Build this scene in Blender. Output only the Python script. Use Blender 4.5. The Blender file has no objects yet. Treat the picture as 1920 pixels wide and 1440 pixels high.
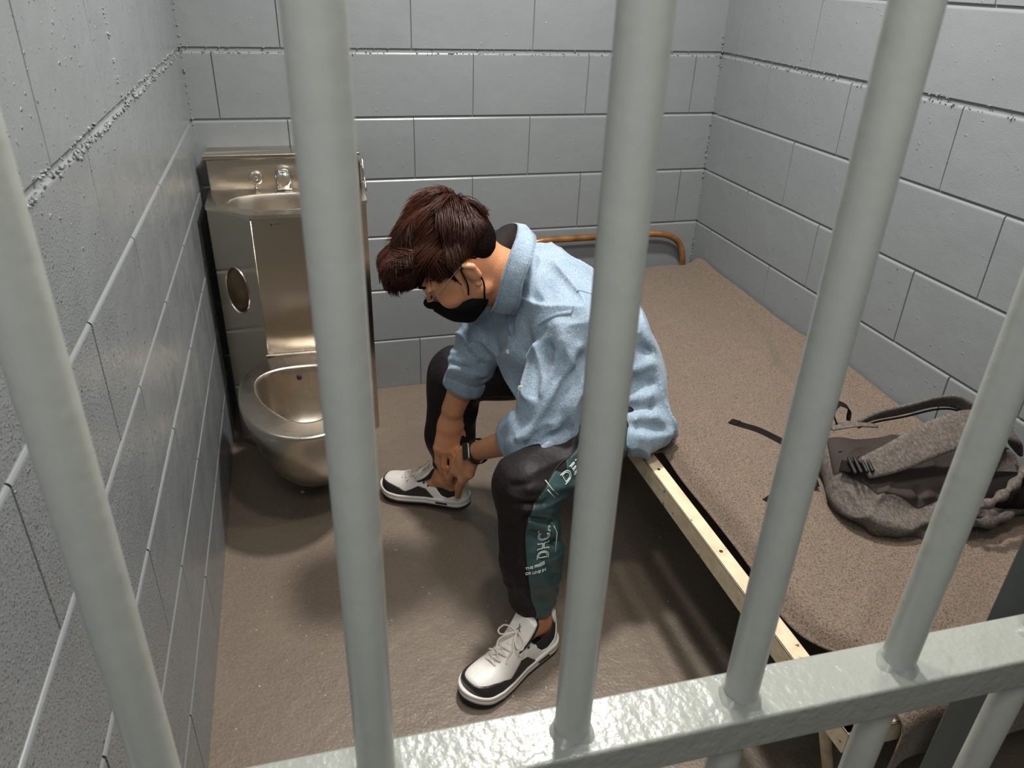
import bpy, bmesh, math, random
import numpy as np
from mathutils import Vector, Matrix

S = bpy.context.scene
COL = S.collection
random.seed(7)
rng = np.random.default_rng(11)

# ---------------------------------------------------------------- camera
cam_d = bpy.data.cameras.new('camera'); cam = bpy.data.objects.new('camera', cam_d); COL.objects.link(cam)
CR = Vector((0.96351653, -0.26571309, 0.03213178))
CU = Vector((0.10020511, 0.469443, 0.87725835))
CF = Vector((0.24818306, 0.84203315, -0.4789419))
m = Matrix(((CR.x, CU.x, -CF.x, 0.2925), (CR.y, CU.y, -CF.y, -2.6445), (CR.z, CU.z, -CF.z, 1.4608), (0, 0, 0, 1)))
cam.matrix_world = m
cam_d.lens = 1425.5 / 1920 * 36; cam_d.sensor_width = 36; cam_d.clip_start = 0.02
cam_d.dof.use_dof = True; cam_d.dof.focus_distance = 1.75; cam_d.dof.aperture_fstop = 9.5
S.camera = cam

# ---------------------------------------------------------------- world, lamps, exposure
w = bpy.data.worlds.new('world'); S.world = w; w.use_nodes = True
w.node_tree.nodes['Background'].inputs[0].default_value = (0.75, 0.80, 0.85, 1)
w.node_tree.nodes['Background'].inputs[1].default_value = 0.03
S.view_settings.view_transform = 'Standard'; S.view_settings.look = 'None'
S.view_settings.gamma = 1; S.view_settings.use_curve_mapping = False
S.view_settings.exposure = 0.0

def area(name, loc, target, size, energy, color, size_y=None):
    d = bpy.data.lights.new(name, 'AREA'); d.energy = energy; d.color = color
    d.size = size
    if size_y: d.shape = 'RECTANGLE'; d.size_y = size_y
    o = bpy.data.objects.new(name, d); COL.objects.link(o); o.location = loc
    v = Vector(target) - Vector(loc)
    o.rotation_euler = v.to_track_quat('-Z', 'Y').to_euler()
    return o
# ceiling downlight inside the cell (hard shadows), ceiling panel of the corridor behind the camera
area('cell_lamp', (1.25, -1.75, 2.42), (1.12, -1.25, 0.0), 0.14, 10, (1.0, 0.93, 0.84))
area('cell_front_lamp', (0.63, -1.86, 2.42), (0.62, -1.45, 0.0), 0.12, 12, (1.0, 0.94, 0.86))
area('corridor_lamp', (0.40, -3.0, 2.42), (0.40, -2.65, 0.0), 0.7, 21, (1.0, 0.985, 0.96), 0.5)
area('cell_back_lamp', (0.95, -0.95, 2.42), (0.92, -0.98, 0.0), 0.16, 52, (1.0, 0.965, 0.92))
area('corridor_far_lamp', (-0.6, -3.6, 2.3), (0.3, -1.5, 0.8), 0.5, 10, (0.92, 0.97, 1.0))

# ---------------------------------------------------------------- object helpers
def tag(o, label=None, cat=None, group=None, kind=None):
    if label: o['label'] = label
    if cat: o['category'] = cat
    if group: o['group'] = group
    if kind: o['kind'] = kind
    return o
def empty(name, loc=(0, 0, 0), rz=0.0, **k):
    o = bpy.data.objects.new(name, None); COL.objects.link(o); o.empty_display_size = 0.05
    o.location = loc; o.rotation_euler = (0, 0, rz)
    return tag(o, **k)
def mesh_obj(name, V, F, mat, parent=None, smooth=True, mats=None, fmat=None):
    """V (n,3) array, F list of tuples or (m,4) array"""
    me = bpy.data.meshes.new(name)
    if isinstance(F, np.ndarray):
        n = len(V); mm, k = F.shape
        me.vertices.add(n); me.vertices.foreach_set('co', np.asarray(V, np.float32).ravel())
        me.loops.add(mm * k); me.loops.foreach_set('vertex_index', F.astype(np.int32).ravel())
        me.polygons.add(mm); me.polygons.foreach_set('loop_start', np.arange(0, mm * k, k, dtype=np.int32))
        me.update(calc_edges=True)
    else:
        me.from_pydata([tuple(map(float, v)) for v in V], [], [tuple(map(int, f)) for f in F]); me.update()
    me.validate()
    if smooth: me.polygons.foreach_set('use_smooth', [True] * len(me.polygons))
    o = bpy.data.objects.new(name, me); COL.objects.link(o)
    for mt in (mats or [mat]): me.materials.append(mt)
    if fmat is not None: me.polygons.foreach_set('material_index', np.asarray(fmat, np.int32))
    if parent: o.parent = parent
    return o
def bm_obj(name, bm, mat, parent=None, smooth=False, bevel=0.0, seg=2, angle=0.6):
    bmesh.ops.recalc_face_normals(bm, faces=bm.faces)
    me = bpy.data.meshes.new(name); bm.to_mesh(me); bm.free()
    if smooth: me.polygons.foreach_set('use_smooth', [True] * len(me.polygons))
    o = bpy.data.objects.new(name, me); COL.objects.link(o); me.materials.append(mat)
    if parent: o.parent = parent
    if bevel:
        b = o.modifiers.new('bevel', 'BEVEL'); b.width = bevel; b.segments = seg; b.limit_method = 'ANGLE'; b.angle_limit = angle
        me.polygons.foreach_set('use_smooth', [True] * len(me.polygons)); b.harden_normals = True
    return o
def add_box(bm, lo, hi):
    x0, y0, z0 = lo; x1, y1, z1 = hi
    v = [bm.verts.new(c) for c in ((x0,y0,z0),(x1,y0,z0),(x1,y1,z0),(x0,y1,z0),(x0,y0,z1),(x1,y0,z1),(x1,y1,z1),(x0,y1,z1))]
    for f in ((0,3,2,1),(4,5,6,7),(0,1,5,4),(1,2,6,5),(2,3,7,6),(3,0,4,7)): bm.faces.new([v[i] for i in f])
def box(name, lo, hi, mat, parent=None, bevel=0.0):
    bm = bmesh.new(); add_box(bm, lo, hi); return bm_obj(name, bm, mat, parent, bevel=bevel)
def tube_data(P, r, n=12, cap=True):
    P = [Vector(p) for p in P]; R = r if hasattr(r, '__len__') else [r] * len(P)
    V = []; F = []; prev = None
    for i, p in enumerate(P):
        t = (P[min(i + 1, len(P) - 1)] - P[max(i - 1, 0)]).normalized()
        if prev is None:
            a = Vector((0, 0, 1)) if abs(t.z) < 0.9 else Vector((1, 0, 0))
            nrm = t.cross(a).normalized()
        else:
            nrm = (prev - t * prev.dot(t)).normalized()
        prev = nrm; b = t.cross(nrm)
        for k in range(n):
            a = 2 * math.pi * k / n
            V.append(p + (nrm * math.cos(a) + b * math.sin(a)) * R[i])
    for i in range(len(P) - 1):
        for k in range(n):
            k2 = (k + 1) % n
            F.append((i * n + k, i * n + k2, (i + 1) * n + k2, (i + 1) * n + k))
    if cap:
        F.append(tuple(reversed(range(n)))); F.append(tuple(range((len(P) - 1) * n, len(P) * n)))
    return V, F
def tube(name, P, r, mat, parent=None, n=12):
    V, F = tube_data(P, r, n); return mesh_obj(name, V, F, mat, parent)
def multi_tube(name, lines, r, mat, parent=None, n=8):
    V = []; F = []
    for P in lines:
        v, f = tube_data(P, r, n); o = len(V); V += v; F += [tuple(i + o for i in q) for q in f]
    return mesh_obj(name, V, F, mat, parent)
def catmull(P, n=8):
    P = [np.array(p, float) for p in P]; Q = [2 * P[0] - P[1]] + P + [2 * P[-1] - P[-2]]; out = []
    for i in range(1, len(Q) - 2):
        for t in np.linspace(0, 1, n, endpoint=False):
            a, b, c, d = Q[i - 1], Q[i], Q[i + 1], Q[i + 2]
            out.append(0.5 * ((2 * b) + (-a + c) * t + (2 * a - 5 * b + 4 * c - d) * t * t + (-a + 3 * b - 3 * c + d) * t ** 3))
    out.append(P[-1]); return out

# ---------------------------------------------------------------- material helper
def mat(name, color, rough=0.5, metal=0.0, bump=(), noise=None, spec=0.5, coat=0.0, aniso=0.0, sheen=0.0, sss=0.0, speck=None, rvar=None, alpha=None):
    """bump: list of (scale, strength, detail[, (sx,sy,sz)]); noise: (scale, amount, color2); speck: (scale, threshold, color, soft)"""
    mt = bpy.data.materials.new(name); mt.use_nodes = True; nt = mt.node_tree; N = nt.nodes; L = nt.links
    bs = N['Principled BSDF']; tc = N.new('ShaderNodeTexCoord')
    def c4(c): return (c[0], c[1], c[2], 1)
    bs.inputs['Base Color'].default_value = c4(color); bs.inputs['Roughness'].default_value = rough
    bs.inputs['Metallic'].default_value = metal; bs.inputs['Specular IOR Level'].default_value = spec
    bs.inputs['Coat Weight'].default_value = coat; bs.inputs['Coat Roughness'].default_value = 0.15
    bs.inputs['Anisotropic'].default_value = aniso
    bs.inputs['Sheen Weight'].default_value = sheen; bs.inputs['Sheen Roughness'].default_value = 0.4
    if sss:
        bs.inputs['Subsurface Weight'].default_value = sss; bs.inputs['Subsurface Radius'].default_value = (0.012, 0.005, 0.003); bs.inputs['Subsurface Scale'].default_value = 1.0
    def tex(scale, detail, st=None):
        n = N.new('ShaderNodeTexNoise'); n.inputs['Scale'].default_value = scale; n.inputs['Detail'].default_value = detail
        if st:
            mp = N.new('ShaderNodeMapping'); mp.inputs['Scale'].default_value = st; L.new(tc.outputs['Object'], mp.inputs[0]); L.new(mp.outputs[0], n.inputs['Vector'])
        else: L.new(tc.outputs['Object'], n.inputs['Vector'])
        return n
    cur = None
    def mixc(fac, a, b):
        mx = N.new('ShaderNodeMix'); mx.data_type = 'RGBA'
        L.new(fac, mx.inputs[0])
        if isinstance(a, tuple): mx.inputs[6].default_value = a
        else: L.new(a, mx.inputs[6])
        mx.inputs[7].default_value = b
        return mx.outputs[2]
    def ramp(src, lo, hi, a=0.0, b=1.0):
        r = N.new('ShaderNodeMapRange'); r.inputs[1].default_value = lo; r.inputs[2].default_value = hi
        r.inputs[3].default_value = a; r.inputs[4].default_value = b; L.new(src, r.inputs[0]); return r.outputs[0]
    cur = c4(color)
    for nz in ([noise] if noise and not isinstance(noise[0], (tuple, list)) else (noise or [])):
        st = nz[4] if len(nz) > 4 else None
        n = tex(nz[0], nz[3] if len(nz) > 3 else 4, st)
        cur = mixc(ramp(n.outputs[0], 0.5 - nz[1], 0.5 + nz[1]), cur, c4(nz[2]))
    for sp in ([speck] if speck and not isinstance(speck[0], (tuple, list)) else (speck or [])):
        n = tex(sp[0], 2)
        cur = mixc(ramp(n.outputs[0], sp[1], sp[1] + sp[3]), cur, c4(sp[2]))
    if not isinstance(cur, tuple): L.new(cur, bs.inputs['Base Color'])
    if rvar:
        n = tex(rvar[0], 3, rvar[2] if len(rvar) > 2 else None); L.new(ramp(n.outputs[0], 0.35, 0.65, rough - rvar[1], rough + rvar[1]), bs.inputs['Roughness'])
    if aniso:
        tg = N.new('ShaderNodeTangent'); tg.direction_type = 'RADIAL'; tg.axis = 'Z'; L.new(tg.outputs[0], bs.inputs['Tangent'])
    prev = None
    for b in bump:
        n = tex(b[0], b[2], b[3] if len(b) > 3 else None); bp = N.new('ShaderNodeBump'); bp.inputs['Strength'].default_value = 1.0
        bp.inputs['Distance'].default_value = b[1]
        src = n.outputs[0]
        if len(b) > 4: src = ramp(src, b[4], b[4] + 0.12)
        L.new(src, bp.inputs['Height'])
        if prev: L.new(prev, bp.inputs['Normal'])
        prev = bp.outputs[0]
    if prev: L.new(prev, bs.inputs['Normal'])
    return mt

M_wall = mat('painted_block', (0.190, 0.206, 0.212), 0.36, noise=(3, 0.3, (0.172, 0.186, 0.193)), bump=[(60, 0.0016, 2, (1, 1, 1), 0.70), (260, 0.0005, 2), (9, 0.003, 2)], rvar=(7, 0.08))
M_wallL = mat('painted_block_rough', (0.195, 0.212, 0.218), 0.27, noise=(3, 0.3, (0.178, 0.192, 0.20)), bump=[(75, 0.0028, 2, (1, 1, 1), 0.66), (260, 0.0004, 2), (9, 0.004, 2)], rvar=(7, 0.06))
def stipple(mt):
    # coarse roller stipple that builds up towards the front lower part of the wall
    nt = mt.node_tree; N = nt.nodes; L = nt.links; bs = N['Principled BSDF']; tc = N.new('ShaderNodeTexCoord'); sp = N.new('ShaderNodeSeparateXYZ'); L.new(tc.outputs['Object'], sp.inputs[0])
    my = N.new('ShaderNodeMapRange'); my.inputs[1].default_value = -1.30; my.inputs[2].default_value = -1.75; L.new(sp.outputs[1], my.inputs[0])
    mz = N.new('ShaderNodeMapRange'); mz.inputs[1].default_value = 1.25; mz.inputs[2].default_value = 0.95; L.new(sp.outputs[2], mz.inputs[0])
    mu = N.new('ShaderNodeMath'); mu.operation = 'MULTIPLY'; L.new(my.outputs[0], mu.inputs[0]); L.new(mz.outputs[0], mu.inputs[1])
    n = N.new('ShaderNodeTexNoise'); n.inputs['Scale'].default_value = 270; n.inputs['Detail'].default_value = 1; L.new(tc.outputs['Object'], n.inputs['Vector'])
    rp = N.new('ShaderNodeMapRange'); rp.inputs[1].default_value = 0.56; rp.inputs[2].default_value = 0.70; L.new(n.outputs[0], rp.inputs[0])
    m2 = N.new('ShaderNodeMath'); m2.operation = 'MULTIPLY'; L.new(rp.outputs[0], m2.inputs[0]); L.new(mu.outputs[0], m2.inputs[1])
    b = N.new('ShaderNodeBump'); b.inputs['Distance'].default_value = 0.0022; L.new(m2.outputs[0], b.inputs['Height'])
    L.new(bs.inputs['Normal'].links[0].from_socket, b.inputs['Normal']); L.new(b.outputs[0], bs.inputs['Normal'])
stipple(M_wallL)
M_mortar = mat('painted_joint', (0.19, 0.206, 0.212), 0.28, spec=0.9)
M_floor = mat('floor_coating', (0.112, 0.086, 0.064), 0.42, noise=[(5, 0.25, (0.150, 0.118, 0.090)), (140, 0.3, (0.185, 0.150, 0.116))], bump=[(150, 0.0012, 3), (28, 0.003, 2)], speck=[(85, 0.735, (0.5, 0.45, 0.38), 0.02), (23, 0.76, (0.38, 0.33, 0.27), 0.02)])
M_ceil = mat('ceiling_paint', (0.20, 0.20, 0.195), 0.8, bump=[(80, 0.001, 3)])
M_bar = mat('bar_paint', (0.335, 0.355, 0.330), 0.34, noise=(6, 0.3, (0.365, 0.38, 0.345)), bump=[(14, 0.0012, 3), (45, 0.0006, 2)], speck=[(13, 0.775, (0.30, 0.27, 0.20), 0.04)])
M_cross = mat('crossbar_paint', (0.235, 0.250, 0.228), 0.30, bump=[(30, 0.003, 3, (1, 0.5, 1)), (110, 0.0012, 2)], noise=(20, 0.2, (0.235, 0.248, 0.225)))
M_steel = mat('brushed_steel', (0.56, 0.50, 0.42), 0.26, 1.0, aniso=0.85, bump=[(400, 0.00008, 2, (0.04, 0.04, 1))])
M_steelb = mat('bowl_steel', (0.60, 0.54, 0.465), 0.27, 1.0, bump=[(9, 0.0008, 1)], rvar=(9, 0.05))
M_chrome = mat('polished_chrome', (0.75, 0.74, 0.72), 0.12, 1.0)
M_dark = mat('dark_hole', (0.01, 0.01, 0.01), 0.6)
M_cream = mat('cream_enamel', (0.62, 0.52, 0.36), 0.45, noise=(30, 0.15, (0.50, 0.41, 0.28)), speck=[(60, 0.70, (0.12, 0.075, 0.04), 0.03)], bump=[(60, 0.0008, 3)])
M_brown = mat('worn_brown_pipe', (0.32, 0.15, 0.05), 0.32, 0.35, noise=(18, 0.18, (0.14, 0.07, 0.03)), bump=[(70, 0.001, 3)])
M_blanket = mat('wool_blanket', (0.110, 0.080, 0.060), 0.95, noise=[(9, 0.25, (0.145, 0.108, 0.082)), (240, 0.10, (0.038, 0.027, 0.020), 4), (420, 0.22, (0.20, 0.155, 0.118), 3, (1, 0.6, 1))], bump=[(500, 0.0012, 3), (160, 0.0014, 2)], sheen=0.15, spec=0.15)
M_mattress = mat('mattress_ticking', (0.06, 0.065, 0.07), 0.9)

# ---------------------------------------------------------------- room
W = 1.8086; CH = 0.2032; BL = 0.4064; YF = -2.19; HT = 2.45
def block_wall(name, u0, u1, off, place, material, bl=BL, slash=0.0):
    """u along the wall, blocks stand proud of a recessed mortar plane; place(u, d, z)->xyz, d = depth towards the room"""
    V = []; F = []; fm = []
    def quad(a, b, c, d, mi=0):
        i = len(V); V.extend([place(*a), place(*b), place(*c), place(*d)]); F.append((i, i + 1, i + 2, i + 3)); fm.append(mi)
    quad((u0, -0.006, -0.02), (u1, -0.006, -0.02), (u1, -0.006, HT), (u0, -0.006, HT), 1)
    k = 0
    while k * CH < HT:
        z0 = k * CH; z1 = min(HT, z0 + CH)
        jt = 0.0035 if k != 6 else 0.0065; jb = 0.0025 if k != 5 else 0.0045
        zz0 = z0 + (jt if k else 0); zz1 = z1 - jb
        st = off + (0 if k % 2 else bl / 2) - 40 * bl
        edges = [u0] + [st + n * bl for n in range(120) if u0 + 0.012 < st + n * bl < u1 - 0.012] + [u1]
        for i in range(len(edges) - 1):
            a = edges[i] + (0.0011 if i else 0); b = edges[i + 1] - (0.0011 if i < len(edges) - 2 else 0)
            e = 0.0075; ev = 0.0011
            dz = random.uniform(-0.0006, 0.0006)
            A = (a, -0.006, zz0); B = (b, -0.006, zz0); C_ = (b, -0.006, zz1); D = (a, -0.006, zz1)
            A1 = (a, -ev + dz, zz0); B1 = (b, -ev + dz, zz0); C1 = (b, -e + dz, zz1); D1 = (a, -e + dz, zz1)
            A2 = (a + ev, dz, zz0 + ev); B2 = (b - ev, dz, zz0 + ev); C2 = (b - ev, dz, zz1 - e); D2 = (a + ev, dz, zz1 - e)
            quad(A2, B2, C2, D2)
            for p, q in ((A, B), (B, C_), (C_, D), (D, A)):
                pass
            ring0 = [A, B, C_, D]; ring1 = [A1, B1, C1, D1]; ring2 = [A2, B2, C2, D2]
            for j in range(4):
                jn = (j + 1) % 4
                if j == 2:                                   # rounded, glossy upper arris where paint pooled
                    arc = [(-e - 0.001, 0.0), (-e * 0.62, -e * 0.07), (-e * 0.29, -e * 0.29), (-e * 0.07, -e * 0.62), (0.0, -e)]
                    L0 = [(b, -0.006, zz1)] + [(b - (ev if q == 4 else ev * q / 4), d_ + dz, zz1 + z_) for q, (d_, z_) in enumerate(arc)]
                    L1 = [(a, -0.006, zz1)] + [(a + (ev if q == 4 else ev * q / 4), d_ + dz, zz1 + z_) for q, (d_, z_) in enumerate(arc)]
                    for q in range(5): quad(L0[q], L1[q], L1[q + 1], L0[q + 1], 1)
                    continue
                quad(ring0[j], ring0[jn], ring1[jn], ring1[j]); quad(ring1[j], ring1[jn], ring2[jn], ring2[j])
        k += 1
    # thick masonry behind
    quad((u0, -0.10, -0.02), (u0, -0.10, HT), (u1, -0.10, HT), (u1, -0.10, -0.02))
    for a, b in (((u0, -0.02), (u1, -0.02)), ((u1, -0.02), (u1, HT)), ((u1, HT), (u0, HT)), ((u0, HT), (u0, -0.02))):
        quad((a[0], -0.10, a[1]), (b[0], -0.10, b[1]), (b[0], -0.006, b[1]), (a[0], -0.006, a[1]))
    o = mesh_obj(name, V, F, None, smooth=False, mats=[material, M_mortar], fmat=fm)
    return tag(o, kind='structure')
block_wall('wall_back', -0.002, W + 0.002, 0.0852, lambda u, d, z: (u, -d, z), M_wall)
block_wall('wall_right', 0.0, 2.24, 0.3189, lambda u, d, z: (W - d, -u, z), M_wall)
block_wall('wall_left', 0.0, 2.24, 0.2145, lambda u, d, z: (d, -u, z), M_wallL, bl=0.385)
tag(box('floor', (-2.2, -4.3, -0.1), (4.2, 0.1, 0.0), M_floor), kind='structure')
tag(box('ceiling', (-2.2, -4.3, HT), (4.2, 0.1, HT + 0.1), M_ceil), kind='structure')
tag(box('wall_corridor', (-2.2, -4.4, 0.0), (4.2, -4.3, HT), M_wall), kind='structure')
# paint runs and mortar crumbs along the deep joint and in the corners: one irregular bead per wall
def crumbs(name, pts, r0, r1):
    bm = bmesh.new()
    for p in pts:
        r = random.uniform(r0, r1)
        mtx = Matrix.Translation(p) @ Matrix.Rotation(random.uniform(0, 3), 4, 'Y') @ Matrix.Diagonal((r * random.uniform(0.7, 2.6), r * random.uniform(0.7, 1.2), r * random.uniform(0.5, 1.1), 1))
        bmesh.ops.create_icosphere(bm, subdivisions=1, radius=1, matrix=mtx)
    return bm_obj(name, bm, M_wall, smooth=True)
pts = []
for i in range(150):
    x = random.uniform(0, W); pts.append((x, -0.0005, 6 * CH + random.choice((-0.006, -0.008, 0.007)) + random.gauss(0, 0.002)))
for i in range(90): pts.append((W - abs(random.gauss(0, 0.004)), -abs(random.gauss(0, 0.006)), random.choice((random.uniform(0.45, 2.1), random.gauss(1.2, 0.06), random.gauss(0.86, 0.05), random.gauss(0.5, 0.05)))))
for i in range(60): pts.append((abs(random.gauss(0, 0.004)), -abs(random.gauss(0, 0.006)), random.choice((random.uniform(0.95, 2.1), random.gauss(1.15, 0.1)))))
c = crumbs('trim_1', pts, 0.0012, 0.003); tag(c, kind='structure')
pts = [(0.0005, -random.uniform(0.05, 1.75), 6 * CH + random.choice((-0.007, -0.010, 0.008)) + random.gauss(0, 0.0025)) for i in range(260)]
pts += [(0.0005, -1.03 - 0.01 * random.random(), random.uniform(1.23, 1.55)) for i in range(40)]
tag(crumbs('trim_2', pts, 0.0014, 0.0036), kind='structure')
pts = [(W - 0.0005, -random.uniform(0.0, 1.6), 6 * CH + random.choice((-0.007, 0.008)) + random.gauss(0, 0.002)) for i in range(170)]
tag(crumbs('trim_3', pts, 0.0012, 0.003), kind='structure')

# ---------------------------------------------------------------- barred gate
G = empty('barred_gate', (0.6, -2.187, 0.0), -0.02, label='grey painted steel barred gate with round vertical bars and a square crossbar, nearest the viewer', cat='gate')
GX = [-0.055, 0.131, 0.311, 0.502, 0.688, 0.882, 1.076, 1.27, 1.465, 1.66]
for i, x in enumerate(GX):
    P = []; n = 40
    for j in range(n + 1):
        z = 0.0 + 2.45 * j / n
        P.append((x - 0.6 + 0.0008 * math.sin(z * 5 + i), 0.0006 * math.sin(z * 7 + 2 * i), z))
    tube('bar', P, 0.0176, M_bar, G, n=28)
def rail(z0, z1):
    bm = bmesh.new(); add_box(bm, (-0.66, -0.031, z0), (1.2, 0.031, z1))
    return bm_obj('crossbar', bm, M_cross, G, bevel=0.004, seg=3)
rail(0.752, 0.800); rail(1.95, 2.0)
V = []; F = []
for i, x in enumerate(GX):
    for zz, s in ((0.800, 1), (0.752, -1)):
        V = []; F = []; o = 0; n = 28
        for k in range(n):
            a = 2 * math.pi * k / n; j = 1 + 0.12 * math.sin(3 * a + i) + 0.08 * math.sin(5 * a + 2 * i)
            V.append((x - 0.6 + 0.0172 * math.cos(a), 0.0172 * math.sin(a), zz + s * 0.006 * j))
        for k in range(n):
            a = 2 * math.pi * k / n; j = 1 + 0.12 * math.sin(3 * a + i) + 0.08 * math.sin(5 * a + 2 * i)
            V.append((x - 0.6 + 0.0232 * j * math.cos(a), 0.0232 * j * math.sin(a), zz - s * 0.001))
        for k in range(n):
            k2 = (k + 1) % n; f = (o + k, o + k2, o + n + k2, o + n + k); F.append(f if s < 0 else tuple(reversed(f)))
        mesh_obj('weld_bead', V, F, M_cross, G)
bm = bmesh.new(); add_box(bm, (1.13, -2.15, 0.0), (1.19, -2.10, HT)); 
M_post = mat('dark_shaded_post', (0.055, 0.064, 0.064), 0.4, bump=[(14, 0.001, 3)])  # dark grey paint, taken deeper to stand in for shade on the post
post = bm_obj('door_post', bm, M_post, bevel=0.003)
tag(post, 'square dark grey steel post, darkened as in shade, standing right behind the bars at the lower right', 'post')

# ---------------------------------------------------------------- bed
BED = empty('metal_bed', (1.06, -1.05, 0), label='narrow metal bed with cream rails and brown pipe head hoop along the right wall', cat='bed')
def bl(p): return (p[0] - 1.06, p[1] + 1.05, p[2])
def bbox(name, lo, hi, mt, bev=0.002): return box(name, bl(lo), bl(hi), mt, BED, bev)
def angle_iron(name, lo, hi, side, mt=M_cream):
    bm = bmesh.new(); lo = bl(lo); hi = bl(hi)
    add_box(bm, (lo[0], lo[1], hi[2] - 0.004), hi)          # top flange
    if side == 'x': add_box(bm, lo, (lo[0] + 0.004, hi[1], hi[2]))
    elif side == 'y': add_box(bm, lo, (hi[0], lo[1] + 0.004, hi[2]))
    return bm_obj(name, bm, mt, BED, bevel=0.0012)
angle_iron('side_rail', (1.045, -2.035, 0.372), (1.080, -1.17, 0.420), 'x')
angle_iron('side_rail', (1.060, -1.185, 0.378), (1.093, -0.05, 0.426), 'x')
angle_iron('side_rail', (1.765, -2.035, 0.372), (1.80, -0.05, 0.420), 'x')
angle_iron('end_rail', (1.045, -2.037, 0.375), (1.80, -2.005, 0.420), 'y')
angle_iron('end_rail', (1.045, -0.075, 0.375), (1.80, -0.045, 0.420), 'y')
for k, (x, y) in enumerate(((1.055, -1.94), (1.06, -0.10), (1.78, -1.94), (1.78, -0.10))):
    s = 1 if x < 1.4 else -1
    P = [bl((x + 0.012 * s, y, 0.40)), bl((x + 0.02 * s, y + (0.02 if y < -1 else 0), 0.0))]
    if k == 0: P = [bl((1.075, -1.93, 0.40)), bl((1.19, -1.90, 0.10)), bl((1.235, -1.89, 0.0))]
    tube('leg', P, 0.011, M_cream, BED, 10)
tube('leg_brace', [bl((1.07, -2.0, 0.395)), bl((1.30, -1.80, 0.02))], 0.009, M_cream, BED, 8)
for yy in (-1.2, -0.62, -1.75):
    bbox('cross_slat', (1.06, yy, 0.395), (1.79, yy + 0.03, 0.400), M_cream, 0.001)
hoop = [(1.07, 0.30), (1.07, 0.44), (1.075, 0.50), (1.10, 0.548), (1.15, 0.572), (1.25, 0.576), (1.45, 0.577), (1.60, 0.578), (1.68, 0.566), (1.73, 0.53), (1.752, 0.47), (1.755, 0.40), (1.755, 0.02)]
hoop[0] = (1.07, 0.02)
tube('head_hoop', [bl((q[0], -0.032, q[1])) for q in catmull([(x, z, 0) for x, z in hoop], 8)], 0.0125, M_brown, BED, 14)
# rail holes and rivets
for y in (-1.60, -1.30, -1.88, -1.96):
    bm = bmesh.new(); bmesh.ops.create_cone(bm, cap_ends=True, segments=16, radius1=0.004, radius2=0.004, depth=0.0012, matrix=Matrix.Translation(bl((1.063, y, 0.4202))))
    bm_obj('rail_hole' if y > -1.7 else 'rivet', bm, M_dark if y > -1.7 else M_cream, BED)
MAT_ = box('mattress', (1.125, -1.985, 0.402), (1.780, -0.075, 0.441), M_mattress, None, 0.012)
tag(MAT_, 'thin dark mattress under the brown blanket on the bed', 'mattress')
# blanket: draped sheet with thickness
def sstep(a, b, x):
    t = np.clip((x - a) / (b - a), 0, 1); return t * t * (3 - 2 * t)
nx, ny = 150, 330
u = np.linspace(0, 1, nx)[:, None] * np.ones((1, ny)); v = np.ones((nx, 1)) * np.linspace(0, 1, ny)[None, :]
X = 1.080 + u * 0.722; L_ = v * 2.095                                 # arc length from the head end
Ybreak = 2.033; Y = -0.062 - np.minimum(L_, Ybreak - 0.062)
over = np.maximum(L_ - (Ybreak - 0.062), 0)
left = 1.086 + 0.022 * np.sin(v * 9 + 1) * sstep(0.1, 0.5, v) - 0.014 * np.exp(-((v - 0.80) / 0.08) ** 2) + 0.02 * np.exp(-((v - 0.55) / 0.05) ** 2)
left = left - 0.012 * np.exp(-((-Y - 1.80) / 0.06) ** 2) + 0.050 * sstep(1.84, 1.96, -Y)
X = left + u * (1.800 - left)
Z = 0.452 + 0.0 * X
Z = Z - 0.030 * np.exp(-((X - left) / 0.020) ** 2)                                     # soft front edge
Z += 0.006 * np.sin(X * 9 + Y * 3) * np.sin(Y * 4.1 + 1) + 0.003 * np.sin(X * 23 - Y * 11)
for (cx, cy, ang, ln, wd, h) in ((1.70, -0.75, 1.25, 0.18, 0.02, -0.010), (1.66, -0.80, 1.1, 0.2, 0.022, 0.010), (1.60, -1.0, 1.7, 0.25, 0.03, 0.006), (1.15, -1.45, 1.50, 0.3, 0.02, 0.008),
                                 (1.20, -1.85, 0.7, 0.15, 0.02, 0.008), (1.30, -1.90, 0.4, 0.12, 0.02, 0.009), (1.42, -1.80, 1.3, 0.15, 0.03, 0.006), (1.45, -0.3, 0.2, 0.2, 0.04, 0.004)):
    dx = X - cx; dy = Y - cy; a = dx * math.cos(ang) + dy * math.sin(ang); b = -dx * math.sin(ang) + dy * math.cos(ang)
    Z += h * np.exp(-(a / ln) ** 2 - (b / wd) ** 2)
Z += 0.030 * np.exp(-((X - 1.80) / 0.035) ** 2) * np.exp(-((Y + 0.10) / 0.10) ** 2)      # raised against the corner
Z += 0.020 * np.exp(-((X - 1.80) / 0.03) ** 2) * sstep(0.0, 0.3, -Y) * (1 - 0.4 * sstep(0.8, 1.2, -Y)) 
Z -= 0.012 * np.exp(-((Y + 0.06) / 0.012) ** 2)
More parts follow.
